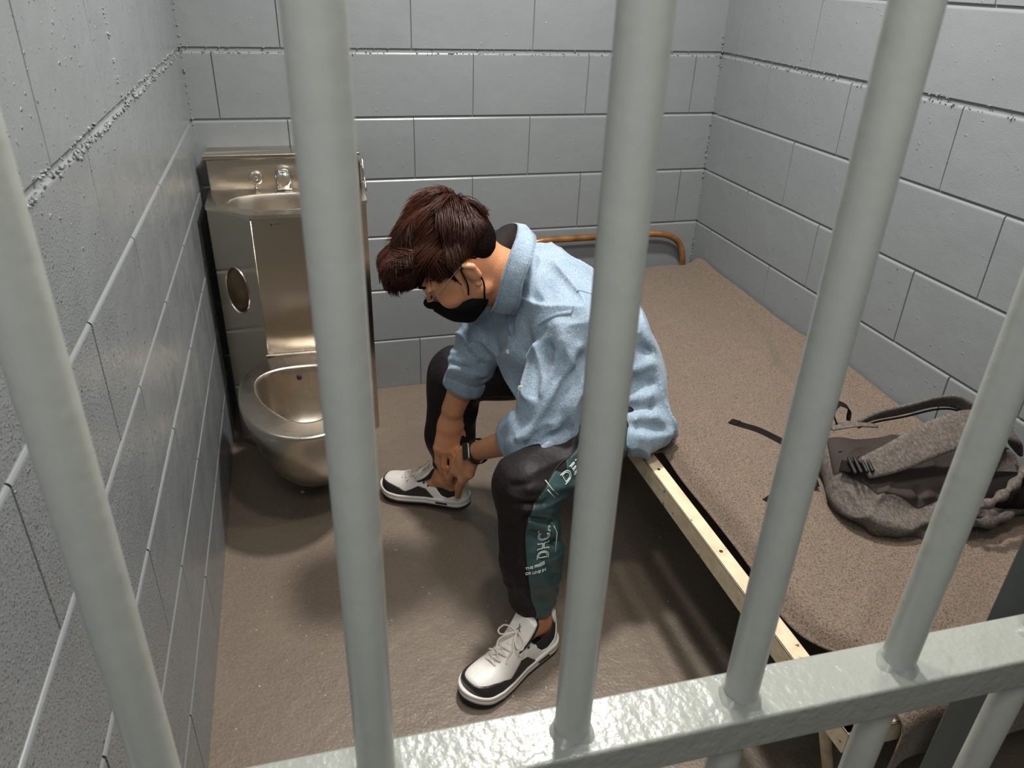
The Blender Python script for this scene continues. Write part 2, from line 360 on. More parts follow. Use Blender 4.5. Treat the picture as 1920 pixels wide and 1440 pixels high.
# corner lift at the front left, then the drop over the end
rr = np.minimum(over, 0.03)
Yo = Y - 0.020 * np.sin(np.clip(rr / 0.03, 0, 1) * math.pi / 2) - 0.006 * np.sin(X * 30) * sstep(0.0, 0.1, over)
drop = np.maximum(over - 0.012, 0) * (0.98)
Z = Z - drop - 0.006 * (rr / 0.03)
Z += 0.010 * np.exp(-((X - 1.13) / 0.05) ** 2) * sstep(0.0, 0.2, -Y - 1.80)
V = np.stack([X, Yo, Z], -1).reshape(-1, 3); idx = np.arange(nx * ny).reshape(nx, ny)
F = np.stack([idx[:-1, :-1], idx[1:, :-1], idx[1:, 1:], idx[:-1, 1:]], -1).reshape(-1, 4)
BX, BY, BZ = X.copy(), Yo.copy(), Z.copy()
def blanket_z(x, y):
    i = np.argmin((BX - x) ** 2 + (BY - y) ** 2 + (over > 0) * 9); return float(BZ.ravel()[i])
blk = mesh_obj('blanket', V, F, M_blanket)
so = blk.modifiers.new('thick', 'SOLIDIFY'); so.thickness = 0.004; so.offset = -1
tag(blk, 'coarse brown wool blanket spread over the bed, draping over its near end', 'blanket')

# ---------------------------------------------------------------- distance-field modelling (smooth solids)
def A3(p): return np.array(p, float)
def cone(a, b, r1, r2):
    a = A3(a); b = A3(b); d = b - a; L2 = float(d @ d)
    def f(P):
        q = P - a; t = np.clip((q @ d) / L2, 0, 1)
        return np.linalg.norm(q - t[:, None] * d, axis=1) - (r1 + (r2 - r1) * t)
    return f
def fcone(a, b, r1, r2, side, fl):
    """cone flattened by factor fl along direction side"""
    a = A3(a); b = A3(b); d = b - a; L2 = float(d @ d); s = A3(side); s = s - d * (s @ d) / L2; s /= np.linalg.norm(s)
    def f(P):
        q = P - a; t = np.clip((q @ d) / L2, 0, 1); q = q - t[:, None] * d
        c = q @ s; q = q + (c * (1 / fl - 1))[:, None] * s
        r = (r1 + (r2 - r1) * t); l = np.linalg.norm(q, axis=1)
        g = np.sqrt(1 + (c * c / (fl ** 2) * (1 / fl ** 2 - 1)) / np.maximum(l * l, 1e-9))
        return (l - r) / np.maximum(g, 1)
    return f
def ell(c, r, ax=None):
    c = A3(c); r = A3(r); M = np.eye(3) if ax is None else np.array([A3(v) / np.linalg.norm(v) for v in ax])
    def f(P):
        q = (P - c) @ M.T; k0 = np.linalg.norm(q / r, axis=1); k1 = np.linalg.norm(q / (r * r), axis=1)
        return k0 * (k0 - 1) / np.maximum(k1, 1e-6)
    return f
def rbox(c, h, r, ax=None):
    c = A3(c); h = A3(h); M = np.eye(3) if ax is None else np.array([A3(v) / np.linalg.norm(v) for v in ax])
    def f(P):
        q = np.abs((P - c) @ M.T) - (h - r)
        return np.linalg.norm(np.maximum(q, 0), axis=1) + np.minimum(q.max(1), 0) - r
    return f
def chain(pts, rad):
    return [cone(pts[i], pts[i + 1], rad[i], rad[i + 1]) for i in range(len(pts) - 1)]
def smin(a, b, k):
    if k <= 0: return np.minimum(a, b)
    h = np.maximum(k - np.abs(a - b), 0) / k
    return np.minimum(a, b) - h * h * k * 0.25
def smax(a, b, k): return -smin(-a, -b, k)
def union(prims, k):
    """prims: list of functions or (function, k)"""
    pr = [(p if isinstance(p, tuple) else (p, k)) for p in prims]
    def f(P):
        if len(P) > 400:                          # cull primitives that cannot matter in this batch
            c = (P.min(0) + P.max(0)) / 2; R = float(np.linalg.norm(P.max(0) - c))
            dc = np.array([float(p(c[None])[0]) for p, _ in pr]); dm = dc.min()
            act = [pk for pk, dd in zip(pr, dc) if dd - R < dm + R + pk[1] + 0.01]
        else: act = pr
        d = act[0][0](P)
        for p, kk in act[1:]: d = smin(d, p(P), kk)
        return d
    return f
def seg_dist(P, pts):
    best = None
    for i in range(len(pts) - 1):
        a = A3(pts[i]); b = A3(pts[i + 1]); d = b - a; q = P - a
        t = np.clip((q @ d) / max(float(d @ d), 1e-12), 0, 1); dd = np.linalg.norm(q - t[:, None] * d, axis=1)
        best = dd if best is None else np.minimum(best, dd)
    return best
def with_folds(f, folds, extra=None):
    """folds: (points, width, height) ridges (+) or grooves (-)"""
    def g(P):
        d = f(P)
        near = np.abs(d) < 0.05
        if near.any():
            Q = P[near]; acc = np.zeros(len(Q)); lo = Q.min(0); hi = Q.max(0)
            for pts, wd, h in folds:
                pa = np.array(pts); 
                if (pa.max(0) + 3 * wd < lo).any() or (pa.min(0) - 3 * wd > hi).any(): continue
                acc += 1.25 * h * np.exp(-(seg_dist(Q, pts) / wd) ** 1.35)
            if extra is not None: acc += extra(Q)
            d = d.copy(); d[near] -= acc
        return d
    return g
def vnoise(P, scale, seed=0):
    """smooth pseudo noise, sum of rotated sines with warping, about -1..1"""
    r = np.random.default_rng(seed); out = np.zeros(len(P)); Q = P * scale
    ph = r.uniform(0, 6.28, (6, 2)); dv = r.normal(size=(6, 3)); dv /= np.linalg.norm(dv, axis=1)[:, None]
    wv = r.normal(size=(6, 3)); 
    for i in range(6):
        out += np.sin(Q @ dv[i] * (1 + 0.25 * i) + ph[i, 0] + 1.3 * np.sin(Q @ wv[i] * 0.6 + ph[i, 1]))
    return out / 3.2
def nets(f, lo, hi, h, smooth=1):
    lo = A3(lo); hi = A3(hi); B = 8
    nb = np.ceil((hi - lo) / (h * B)).astype(int); n = nb * B + 1
    bi = np.stack(np.meshgrid(*[np.arange(k) for k in nb], indexing='ij'), -1).reshape(-1, 3)
    cen = lo + (bi + 0.5) * B * h
    dc = np.concatenate([f(cen[i:i + 300]) for i in range(0, len(cen), 300)])
    D = np.zeros(n, np.float32)
    Dc = dc.reshape(nb); D[:-1, :-1, :-1] = np.repeat(np.repeat(np.repeat(Dc, B, 0), B, 1), B, 2)
    D[-1] = 1; D[:, -1] = 1; D[:, :, -1] = 1
    keep = np.abs(dc) < B * h * 0.87 * 1.5 + 0.012
    kb = bi[keep]
    # spatial batching for culling
    key = (kb // 4) @ np.array([1, 1000, 1000000]); order = np.argsort(key, kind='stable'); kb = kb[order]; key = key[order]
    g = np.arange(B + 1); gg = np.stack(np.meshgrid(g, g, g, indexing='ij'), -1).reshape(-1, 3)
    starts = np.flatnonzero(np.r_[True, key[1:] != key[:-1]]); ends = np.r_[starts[1:], len(key)]
    for s, e in zip(starts, ends):
        blk_ = kb[s:e]; I = (blk_[:, None, :] * B + gg[None]).reshape(-1, 3)
        d = f(lo + I * h); D[I[:, 0], I[:, 1], I[:, 2]] = d
    Sg = D < 0
    c = np.zeros(tuple(n - 1), np.int8)
    for dx in (0, 1):
        for dy in (0, 1):
            for dz in (0, 1): c += Sg[dx:n[0] - 1 + dx, dy:n[1] - 1 + dy, dz:n[2] - 1 + dz]
    act = np.argwhere((c > 0) & (c < 8))
    vid = -np.ones(tuple(n - 1), np.int32); vid[act[:, 0], act[:, 1], act[:, 2]] = np.arange(len(act))
    acc = np.zeros((len(act), 3)); cnt = np.zeros(len(act))
    corners = [(0,0,0),(1,0,0),(0,1,0),(1,1,0),(0,0,1),(1,0,1),(0,1,1),(1,1,1)]
    for a, b in ((0,1),(2,3),(4,5),(6,7),(0,2),(1,3),(4,6),(5,7),(0,4),(1,5),(2,6),(3,7)):
        ca = np.array(corners[a]); cb = np.array(corners[b]); Ia = act + ca; Ib = act + cb
        va = D[Ia[:, 0], Ia[:, 1], Ia[:, 2]].astype(float); vb = D[Ib[:, 0], Ib[:, 1], Ib[:, 2]].astype(float)
        mk = (va < 0) != (vb < 0); t = np.clip(va / np.where(mk, va - vb, 1), 0, 1)
        acc[mk] += (ca + t[:, None] * (cb - ca))[mk]; cnt[mk] += 1
    V = lo + (act + acc / cnt[:, None]) * h
    F = []
    for ax in range(3):
        sh = [slice(1, -1)] * 3; sh[ax] = slice(0, -1); s0 = Sg[tuple(sh)]
        sh2 = [slice(1, -1)] * 3; sh2[ax] = slice(1, None); s1 = Sg[tuple(sh2)]
        off = np.ones(3, int); off[ax] = 0
        E_ = np.argwhere(s0 != s1) + off
        fl = s0[tuple((E_ - off).T)]
        o1, o2 = [(1, 2), (2, 0), (0, 1)][ax]
        def cell(d1, d2):
            q = E_.copy(); q[:, o1] -= d1; q[:, o2] -= d2; return vid[q[:, 0], q[:, 1], q[:, 2]]
        q = np.stack([cell(1, 1), cell(0, 1), cell(0, 0), cell(1, 0)], 1)
        q = np.where(fl[:, None], q, q[:, ::-1]); F.append(q[(q >= 0).all(1)])
    F = np.concatenate(F)
    for _ in range(smooth):
        s = np.zeros_like(V); k = np.zeros(len(V))
        for i in range(4):
            a = F[:, i]; b = F[:, (i + 1) % 4]
            for x, y in ((a, b), (b, a)):
                for j in range(3): s[:, j] += np.bincount(x, V[y, j], len(V))
                k += np.bincount(x, minlength=len(V))
        V = 0.5 * V + 0.5 * s / np.maximum(k, 1)[:, None]
    return V, F
def solid(name, f, lo, hi, h, mt, parent=None, smooth=1):
    V, F = nets(f, lo, hi, h, smooth); return mesh_obj(name, V, F, mt, parent)
def project(f, p, d, far=0.4):
    """march point p along d until it meets the solid f"""
    p = A3(p); d = A3(d) / np.linalg.norm(d); t = 0
    for _ in range(90):
        v = float(f((p + d * t)[None])[0])
        if abs(v) < 1e-4: break
        t += v * 0.7
        if t > far: break
    return p + d * t

# ---------------------------------------------------------------- steel toilet and sink unit
U = empty('prison_toilet_sink', (0.265, -0.2, 0.0), label='stainless steel combined toilet and sink unit against the back wall', cat='toilet')
def ul(p): return (p[0] - 0.265, p[1] + 0.2, p[2])
def prism(name, poly, z0, z1, mt, parent, bev=0.003, holes=None):
    bm = bmesh.new(); a = [bm.verts.new(ul((x, y, z0))) for x, y in poly]; b = [bm.verts.new(ul((x, y, z1))) for x, y in poly]
    n = len(poly); bm.faces.new(a[::-1]); bm.faces.new(b)
    for i in range(n): bm.faces.new((a[i], a[(i + 1) % n], b[(i + 1) % n], b[i]))
    return bm_obj(name, bm, mt, parent, bevel=bev)
xl, xr = 0.033, 0.497
poly = [(xl, -0.002), (xl, -0.285), (0.158, -0.402), (0.372, -0.402), (xr, -0.285), (xr, -0.002)]
# cabinet: walls as a shell with a round opening in the left chamfer
def panel(a, b, z0, z1, hole=None, n=48):
    """one flat wall from a to b (xy), optional elliptical hole (u centre, z centre, ru, rz) with a recessed cup"""
    V = []; F = []; fm = []
    A = np.array(a); Bv = np.array(b) - A; Ln = np.linalg.norm(Bv); Bv /= Ln; Nn = np.array([Bv[1], -Bv[0]])
    def P(u, z, d=0): q = A + Bv * u + Nn * d; return ul((q[0], q[1], z))
    if not hole:
        V = [P(0, z0), P(Ln, z0), P(Ln, z1), P(0, z1)]; F = [(0, 1, 2, 3)]; fm = [0]
    else:
        uc, zc, ru, rz = hole
        out = []
        for k in range(n):
            an = 2 * math.pi * k / n; c, s = math.cos(an), math.sin(an)
            tx = ((Ln - uc) / c if c > 1e-9 else (-uc / c if c < -1e-9 else 1e9)); tz = ((z1 - zc) / s if s > 1e-9 else ((z0 - zc) / s if s < -1e-9 else 1e9)); t = min(tx, tz)
            out.append((uc + c * t, zc + s * t))
        # snap the nearest ring vertices onto the corners
        for cu, cz in ((0, z0), (Ln, z0), (Ln, z1), (0, z1)):
            j = min(range(n), key=lambda i: (out[i][0] - cu) ** 2 + (out[i][1] - cz) ** 2); out[j] = (cu, cz)
        V += [P(*o) for o in out]
        rings = [(1.06, 0.0), (1.03, 0.003), (0.985, 0.0), (0.97, -0.02), (0.95, -0.06), (0.85, -0.085), (0.5, -0.10), (0.01, -0.103)]
        for sc, d in rings: V += [P(uc + ru * sc * math.cos(2 * math.pi * k / n), zc + rz * sc * math.sin(2 * math.pi * k / n), d) for k in range(n)]
        for r in range(len(rings)):
            for k in range(n):
                k2 = (k + 1) % n; F.append((r * n + k, r * n + k2, (r + 1) * n + k2, (r + 1) * n + k)); fm.append(0)
    return V, F
V = []; F = []; cupV = None
segs = [(poly[0], poly[1], None), (poly[1], poly[2], (0.080, 0.575, 0.045, 0.072)), (poly[2], poly[3], None), (poly[3], poly[4], None), (poly[4], poly[5], None)]
for a, b, hl in segs:
    v, f = panel(a, b, 0.0, 0.812, hl); o = len(V); V += v; F += [tuple(i + o for i in q) for q in f]
mesh_obj('cabinet', V, F, M_steel, U, smooth=False)
# front fold seam strips on the chamfer corners
for x in (0.158, 0.372):
    tube('corner_fold', [ul((x, -0.402, 0.0)), ul((x, -0.402, 0.812))], 0.0018, M_steel, U, 8)
# deck with an oval basin, one mesh
n = 96; cx, cy = 0.265, -0.262; rx, ry = 0.168, 0.094
dp = [(0.030, -0.100), (0.030, -0.288), (0.156, -0.406), (0.374, -0.406), (0.500, -0.288), (0.500, -0.100)]
def ray_poly(c, s):
    best = 1e9
    for i in range(len(dp)):
        x1, y1 = dp[i]; x2, y2 = dp[(i + 1) % len(dp)]; x1 -= cx; x2 -= cx; y1 -= cy; y2 -= cy
        dx, dy = x2 - x1, y2 - y1; den = c * dy - s * dx
        if abs(den) < 1e-9: continue
        t = (x1 * dy - y1 * dx) / den; uu = (x1 * s - y1 * c) / den
        if t > 0 and -1e-6 <= uu <= 1 + 1e-6: best = min(best, t)
    return best
out = [(cx + math.cos(2 * math.pi * k / n) * ray_poly(math.cos(2 * math.pi * k / n), math.sin(2 * math.pi * k / n)), cy + math.sin(2 * math.pi * k / n) * ray_poly(math.cos(2 * math.pi * k / n), math.sin(2 * math.pi * k / n))) for k in range(n)]
for p in dp:
    j = min(range(n), key=lambda i: (out[i][0] - p[0]) ** 2 + (out[i][1] - p[1]) ** 2); out[j] = p
rings = [[(x, y, 0.812) for x, y in out], [(x, y, 0.822) for x, y in out]]
for sc, z in ((1.05, 0.822), (1.03, 0.8235), (1.0, 0.8225), (0.97, 0.815), (0.945, 0.80), (0.91, 0.775), (0.83, 0.745), (0.66, 0.722), (0.4, 0.712), (0.12, 0.709), (0.01, 0.709)):
    e = 2.3
    rings.append([(cx + rx * sc * math.copysign(abs(math.cos(2 * math.pi * k / n)) ** (2 / e), math.cos(2 * math.pi * k / n)), cy + ry * sc * math.copysign(abs(math.sin(2 * math.pi * k / n)) ** (2 / e), math.sin(2 * math.pi * k / n)), z) for k in range(n)])
V = [ul(p) for r in rings for p in r]; F = []
for r in range(len(rings) - 1):
    for k in range(n): k2 = (k + 1) % n; F.append((r * n + k2, r * n + k, (r + 1) * n + k, (r + 1) * n + k2)[::-1])
dk = mesh_obj('sink_deck', V, F, M_steelb, U)
ed = dk.modifiers.new('es', 'EDGE_SPLIT'); ed.split_angle = 0.6
bm = bmesh.new(); bmesh.ops.create_cone(bm, cap_ends=True, segments=20, radius1=0.016, radius2=0.016, depth=0.003, matrix=Matrix.Translation(ul((cx, cy + 0.01, 0.7105))))
bm_obj('drain', bm, M_dark, U)
# splash back and ledge
sp = prism('splashback', [(0.034, -0.002), (0.034, -0.106), (0.496, -0.106), (0.496, -0.002)], 0.812, 0.915, M_steel, U)
lg = prism('top_ledge', [(0.036, -0.001), (0.026, -0.122), (0.500, -0.122), (0.500, -0.001)], 0.919, 0.932, M_steel, U, 0.002)
box('shadow_gap', ul((0.04, -0.10, 0.912)), ul((0.492, -0.002, 0.921)), M_dark, U)
def disc(name, c, r, depth, mt, parent, axis='y', bev=0.002, seg=32):
    bm = bmesh.new(); rot = Matrix.Rotation(math.pi / 2, 4, 'X') if axis == 'y' else Matrix.Identity(4)
    bmesh.ops.create_cone(bm, cap_ends=True, segments=seg, radius1=r, radius2=r, depth=depth, matrix=Matrix.Translation(c) @ rot)
    return bm_obj(name, bm, mt, parent, bevel=bev, angle=0.9)
b1 = disc('push_button', ul((0.175, -0.112, 0.858)), 0.021, 0.012, M_chrome, U, bev=0.005)
disc('button_stud', ul((0.175, -0.119, 0.858)), 0.006, 0.006, M_chrome, b1)
tube('button_outlet', [ul((0.173, -0.109, 0.840)), ul((0.172, -0.112, 0.824))], 0.0035, M_steelb, b1, 8)
# bubbler spout: hooded cylinder
f = union([cone(ul((0.259, -0.112, 0.835)), ul((0.259, -0.128, 0.864)), 0.023, 0.027), rbox(ul((0.259, -0.122, 0.842)), (0.025, 0.02, 0.020), 0.006)], 0.01)
cut = rbox(ul((0.259, -0.150, 0.884)), (0.013, 0.012, 0.004), 0.002)
bub = solid('bubbler', lambda P: smax(f(P), -cut(P), 0.001), ul((0.215, -0.18, 0.80)), ul((0.305, -0.08, 0.91)), 0.0012, M_chrome, U)
disc('bubbler_face', ul((0.259, -0.156, 0.858)), 0.018, 0.004, M_steelb, bub, bev=0.001)
# maker's mark under the rim: small emblem and line
bm = bmesh.new(); add_box(bm, ul((0.222, -0.4032, 0.793)), ul((0.2225 + 0.016, -0.4022, 0.7945))); bmesh.ops.create_icosphere(bm, subdivisions=2, radius=0.0036, matrix=Matrix.Translation(ul((0.214, -0.4022, 0.7915))) @ Matrix.Diagonal((1, 0.15, 0.9, 1)))
bm_obj('maker_mark', bm, M_dark, U)
# side paper-holder lip on the right, and thin right flange
box('side_flange', ul((0.498, -0.15, 0.0)), ul((0.503, -0.002, 0.90)), M_steelb, U, 0.001)
tube('flange_handle', [ul(q) for q in ((0.506, -0.12, 0.915), (0.509, -0.122, 0.87), (0.511, -0.135, 0.83), (0.512, -0.15, 0.815))], 0.004, M_chrome, U, 8)
# toilet bowl
def sup(k, n, rxl, ryf, ryb, e, c):
    a = 2 * math.pi * k / n; x = rxl * math.copysign(abs(math.cos(a)) ** (2 / e), math.cos(a)); s = math.sin(a)
    y = (ryb if s > 0 else ryf) * math.copysign(abs(s) ** (2 / e), s); return c[0] + x, c[1] + y
n = 96; rings = []
bc = (0.266, -0.62)
def outer(sc_x, fy, z, back): 
    r = []
    for k in range(n):
        x, y = sup(k, n, 0.190 * sc_x, fy, 0.222, 2.15, bc); 
        r.append((x, min(y, -0.400), z))
    return r
for sc, fy, z in ((0.30, 0.02, 0.05), (0.36, 0.07, 0.075), (0.50, 0.135, 0.11), (0.66, 0.19, 0.16), (0.80, 0.235, 0.22), (0.91, 0.268, 0.29), (0.985, 0.288, 0.345), (1.0, 0.292, 0.366), (1.0, 0.293, 0.374), (0.992, 0.290, 0.379), (0.97, 0.282, 0.381)):
    rings.append(outer(sc, fy, z, 0))
def inner(t, z, dy=0.0):
    """rounded triangle: wide near the back, narrow at the front"""
    r = []
    for k in range(n):
        a = 2 * math.pi * k / n; c, s = math.cos(a), math.sin(a)
        x = 0.140 * math.copysign(abs(c) ** 0.80, c); y = (0.100 if s > 0 else 0.235) * math.copysign(abs(s) ** 0.86, s)
        if s < 0: x *= 1 - 0.40 * abs(s) ** 1.5
        r.append((0.264 + x * t, -0.600 + dy + y * t, z))
    return r
rings += [inner(1.09, 0.379), inner(1.045, 0.3815), inner(1.01, 0.381), inner(0.985, 0.374), inner(0.975, 0.355), inner(0.94, 0.30, -0.003), inner(0.86, 0.24, -0.01), inner(0.70, 0.19, -0.02), inner(0.45, 0.165, -0.03), inner(0.02, 0.155, -0.04)]
V = [ul(p) for r in rings for p in r]; F = []
for r in range(len(rings) - 1):
    for k in range(n): k2 = (k + 1) % n; F.append((r * n + k, r * n + k2, (r + 1) * n + k2, (r + 1) * n + k)[::-1])
bowl = mesh_obj('toilet_bowl', V, F, M_steelb, U)
box('bowl_flange', ul((0.150, -0.418, 0.376)), ul((0.380, -0.400, 0.386)), M_steelb, U, 0.003)
disc('flush_port', ul((0.245, -0.505, 0.345)), 0.008, 0.012, M_dark, bowl)

# ---------------------------------------------------------------- the seated person
M_skin = mat('skin', (0.56, 0.265, 0.140), 0.45, noise=(12, 0.3, (0.50, 0.225, 0.115)), bump=[(260, 0.0006, 2), (40, 0.001, 2)], sss=0.12)
M_denim = mat('chambray', (0.235, 0.315, 0.400), 0.8, noise=[(16, 0.25, (0.36, 0.435, 0.515), 5), (260, 0.25, (0.17, 0.235, 0.305), 2)], bump=[(320, 0.0008, 2), (55, 0.0018, 3)], spec=0.25, sheen=0.1)
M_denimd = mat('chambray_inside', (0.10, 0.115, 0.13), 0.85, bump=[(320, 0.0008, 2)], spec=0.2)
M_pant = mat('black_nylon', (0.014, 0.011, 0.0125), 0.55, spec=0.18, bump=[(26, 0.004, 3), (300, 0.0003, 2)], noise=(20, 0.3, (0.010, 0.008, 0.009)))
M_teal = mat('teal_nylon', (0.030, 0.060, 0.062), 0.36, bump=[(24, 0.004, 3)], noise=(14, 0.3, (0.032, 0.068, 0.070)))
M_hair = mat('dark_brown_hair', (0.026, 0.008, 0.0045), 0.42, spec=0.22, noise=(18, 0.3, (0.060, 0.018, 0.009)))
M_hairb = mat('hair_base', (0.005, 0.0025, 0.0018), 0.8, spec=0.05, bump=[(200, 0.002, 2)])
M_mask = mat('black_mask_cloth', (0.004, 0.004, 0.0045), 0.85, spec=0.12, bump=[(200, 0.0006, 2)])
M_print = mat('white_print', (0.62, 0.70, 0.68), 0.5)
M_button = mat('shell_button', (0.50, 0.50, 0.44), 0.3)
M_blackr = mat('black_rubber', (0.008, 0.008, 0.008), 0.5, spec=0.25)
M_wire = mat('silver_wire', (0.7, 0.7, 0.68), 0.25, 1.0)
M_cord = mat('necklace_cord', (0.05, 0.02, 0.012), 0.6)
M_eye = mat('dark_lash', (0.015, 0.008, 0.006), 0.6)
M_nail = mat('nail', (0.56, 0.31, 0.20), 0.3)

# joints (world, metres)
hipL, kneeL, ankL = A3((1.05, -1.15, .500)), A3((.722, -1.335, .455)), A3((.742, -1.385, .10))
hipR, kneeR, ankR = A3((1.05, -.95, .525)), A3((.672, -.795, .455)), A3((.640, -.800, .13))
shL, elL, wrL = A3((.865, -1.185, .755)), A3((.776, -1.205, .500)), A3((.690, -.960, .302))
shR, elR, wrR = A3((.80, -.865, .745)), A3((.698, -.872, .528)), A3((.650, -.868, .392))
spine = [(1.05, -1.05, .55), (1.015, -1.05, .645), (.955, -1.04, .725), (.885, -1.03, .775), (.81, -1.02, .815)]
hc = A3((.640, -1.02, .863))                      # centre between the ears
HF = A3((-.70, .02, -.71)); HF /= np.linalg.norm(HF)
HU = A3((-.71, 0, .70)); HU -= HF * (HU @ HF); HU /= np.linalg.norm(HU)
HL = np.cross(HU, HF); HL /= np.linalg.norm(HL)   # towards the viewer side (left of the person)
if HL[1] > 0: HL = -HL
def hp(f, u, l): return hc + HF * f + HU * u + HL * l
HAX = (HF, HU, HL)

def finger(base, pts, r):
    P = [A3(base)] + [A3(q) for q in pts]; return [(c, 0.003) for c in chain(P, r)]
body = []
body += [(ell((1.045, -1.05, .545), (.115, .155, .095)), 0), (ell((.98, -1.045, .67), (.10, .135, .10)), .05), (ell((.885, -1.02, .745), (.100, .150, .09)), .05)]
for a, b, r1, r2 in ((hipL, kneeL, .078, .056), (kneeL, ankL, .052, .034), (hipR, kneeR, .078, .056), (kneeR, ankR, .052, .034), (shL, elL, .048, .038), (shR, elR, .048, .038)):
    body.append((cone(a, b, r1, r2), .03))
# calves
body += [(ell(kneeL * .65 + ankL * .35 + A3((.02, 0, 0)), (.045, .045, .09)), .03), (ell(kneeR * .65 + ankR * .35 + A3((.02, 0, 0)), (.045, .045, .09)), .03)]
# forearms: oval, thicker below the elbow
fa = elL * .72 + wrL * .28; body += [(cone(elL, fa, .038, .041), .02), (fcone(fa, wrL, .040, .029, (.2, .5, .85), .85), .02)]
fb = elR * .65 + wrR * .35; body += [(cone(elR, fb, .037, .039), .02), (fcone(fb, wrR, .037, .028, (1, 0, 0), 1.1), .02)]
# feet inside the shoes
body += [(cone(ankL, (.66, -1.440, .048), .033, .022), .02), (cone(ankR, (.570, -.747, .050), .033, .022), .02), (cone(ankL, (.765, -1.375, .055), .034, .03), .02), (cone(ankR, (.668, -.812, .085), .034, .028), .02)]
# ankle bones
body += [(ell(ankL + A3((.0, -.030, .012)), (.014, .012, .014)), .012), (ell(ankR + A3((0, -.030, .012)), (.014, .012, .014)), .012)]
# neck and head
nb = A3((.800, -1.02, .805)); nt = hp(-.035, -.035, 0)
body += [(cone(nb, nt, .058, .055), .03), (cone((.78, -1.0, .79), hp(.0, -.075, 0), .06, .045), .04)]
body += [(ell(hp(-.005, .035, 0), (.098, .092, .078), HAX), .03), (ell(hp(.035, -.015, 0), (.062, .085, .064), HAX), .03),
         (ell(hp(.050, -.070, 0), (.038, .032, .045), HAX), .025), (cone(hp(.0, -.055, .05), hp(.062, -.088, .014), .018, .014), .02), (cone(hp(.0, -.055, -.05), hp(.062, -.088, -.014), .018, .014), .02),
         (cone(hp(.088, .018, 0), hp(.112, -.016, 0), .010, .013), .012), (ell(hp(.110, -.022, 0), (.012, .009, .016), HAX), .008),
         (ell(hp(.084, .034, .03), (.012, .009, .028), HAX), .014), (ell(hp(.084, .034, -.03), (.012, .009, .028), HAX), .014),
         (ell(hp(.070, -.022, .042), (.020, .018, .018), HAX), .02), (ell(hp(.070, -.022, -.042), (.020, .018, .018), HAX), .02),
         (cone(hp(.094, -.048, .018), hp(.094, -.048, -.018), .008, .008), .008), (cone(hp(.090, -.060, .015), hp(.090, -.060, -.015), .008, .008), .008),
         (ell(hp(.074, .014, .031), (.014, .010, .014), HAX), .004), (ell(hp(.074, .014, -.031), (.014, .010, .014), HAX), .004)]
# ears: bowl rim
for s in (1, -1):
    c0 = hp(-.004, .004, .078 * s); 
    body += [(ell(hp(-.014, .006, .083 * s), (.017, .030, .009), (HF + HL * s * -.35, HU, HL * s + HF * .35)), .006),
             (cone(hp(-.012, .032, .088 * s), hp(-.026, .016, .092 * s), .006, .006), .004), (cone(hp(-.026, .016, .092 * s), hp(-.022, -.010, .088 * s), .006, .005), .004),
             (ell(hp(-.006, -.026, .080 * s), (.009, .010, .006), HAX), .004)]
# shoulders blending into neck
body += [(cone((.85, -1.09, .77), shL, .045, .045), .04), (cone((.84, -.95, .77), shR, .045, .045), .04)]
# left hand (near): thumb side towards the viewer, thumb pressing down on the heel
body += [(fcone(wrL, (.672, -.930, .262), .027, .030, (1, .5, .3), .72), .015), (fcone((.676, -.945, .272), (.656, -.915, .218), .029, .028, (.9, .5, .3), .62), .015)]
body += [(ell((.674, -.945, .230), (.015, .015, .024)), .014)]
# right hand (far): back of the hand towards the viewer, fingers straight down into the shoe
sR = (1, .2, -.1)
body += [(fcone(wrR, (.641, -.862, .335), .0265, .034, (.1, 1, .4), .62), .015), (fcone((.643, -.864, .345), (.634, -.857, .262), .035, .040, (.1, 1, .4), .46), .012)]
body += [(ell((.606, -.856, .262), (.0105, .0105, .0105)), .008), (ell((.624, -.863, .254), (.0105, .0105, .0105)), .008), (ell((.644, -.866, .254), (.0105, .0105, .0105)), .008), (ell((.661, -.864, .268), (.009, .009, .009)), .008)]
body += finger((.612, -.850, .290), [(.606, -.856, .258), (.608, -.846, .208), (.620, -.838, .168), (.634, -.830, .128)], [.0096, .0098, .0092, .0086, .0074])
body += finger((.628, -.854, .285), [(.624, -.862, .250), (.6245, -.857, .198), (.633, -.850, .155), (.645, -.842, .118)], [.0098, .0100, .0094, .0088, .0076])
body += finger((.644, -.856, .285), [(.645, -.866, .250), (.648, -.864, .204), (.654, -.856, .164), (.660, -.848, .130)], [.0096, .0096, .0090, .0085, .0074])
body += finger((.656, -.858, .290), [(.663, -.864, .264), (.670, -.862, .228), (.674, -.856, .198), (.676, -.850, .175)], [.009, .0095, .0086, .0080, .0070])
body += finger((.652, -.864, .372), [(.668, -.862, .335), (.681, -.852, .292), (.684, -.846, .255), (.680, -.842, .226)], [.015, .0145, .0128, .0112, .0092])
# left thumb and fingers
body += finger((.682, -.955, .262), [(.675, -.955, .232), (.661, -.937, .200), (.656, -.912, .155), (.660, -.880, .100)], [.018, .0165, .0135, .0120, .0090])
for i_, (dx, dy, dz) in enumerate(((-.006, .0, -.012), (-.002, .012, .006), (.004, .020, .022), (.010, .024, .038))):
    q = A3((dx, dy, dz)); k_ = 1 - .07 * i_
    body += finger(A3((.662, -.915, .235)) + q, [A3((.650, -.905, .222)) + q, A3((.643, -.880, .185)) + q * 1.1, A3((.648, -.858, .152)) + q * 1.1, A3((.660, -.848, .130)) + q], [.0105 * k_, .0108 * k_, .0098 * k_, .0092 * k_, .0078 * k_])
fb_ = union(body, .02)
solid_lo, solid_hi = (.46, -1.52, .02), (1.20, -.64, 1.02)
person = solid('person', with_folds(fb_, [], None), solid_lo, solid_hi, .0025, M_skin, None, 1)
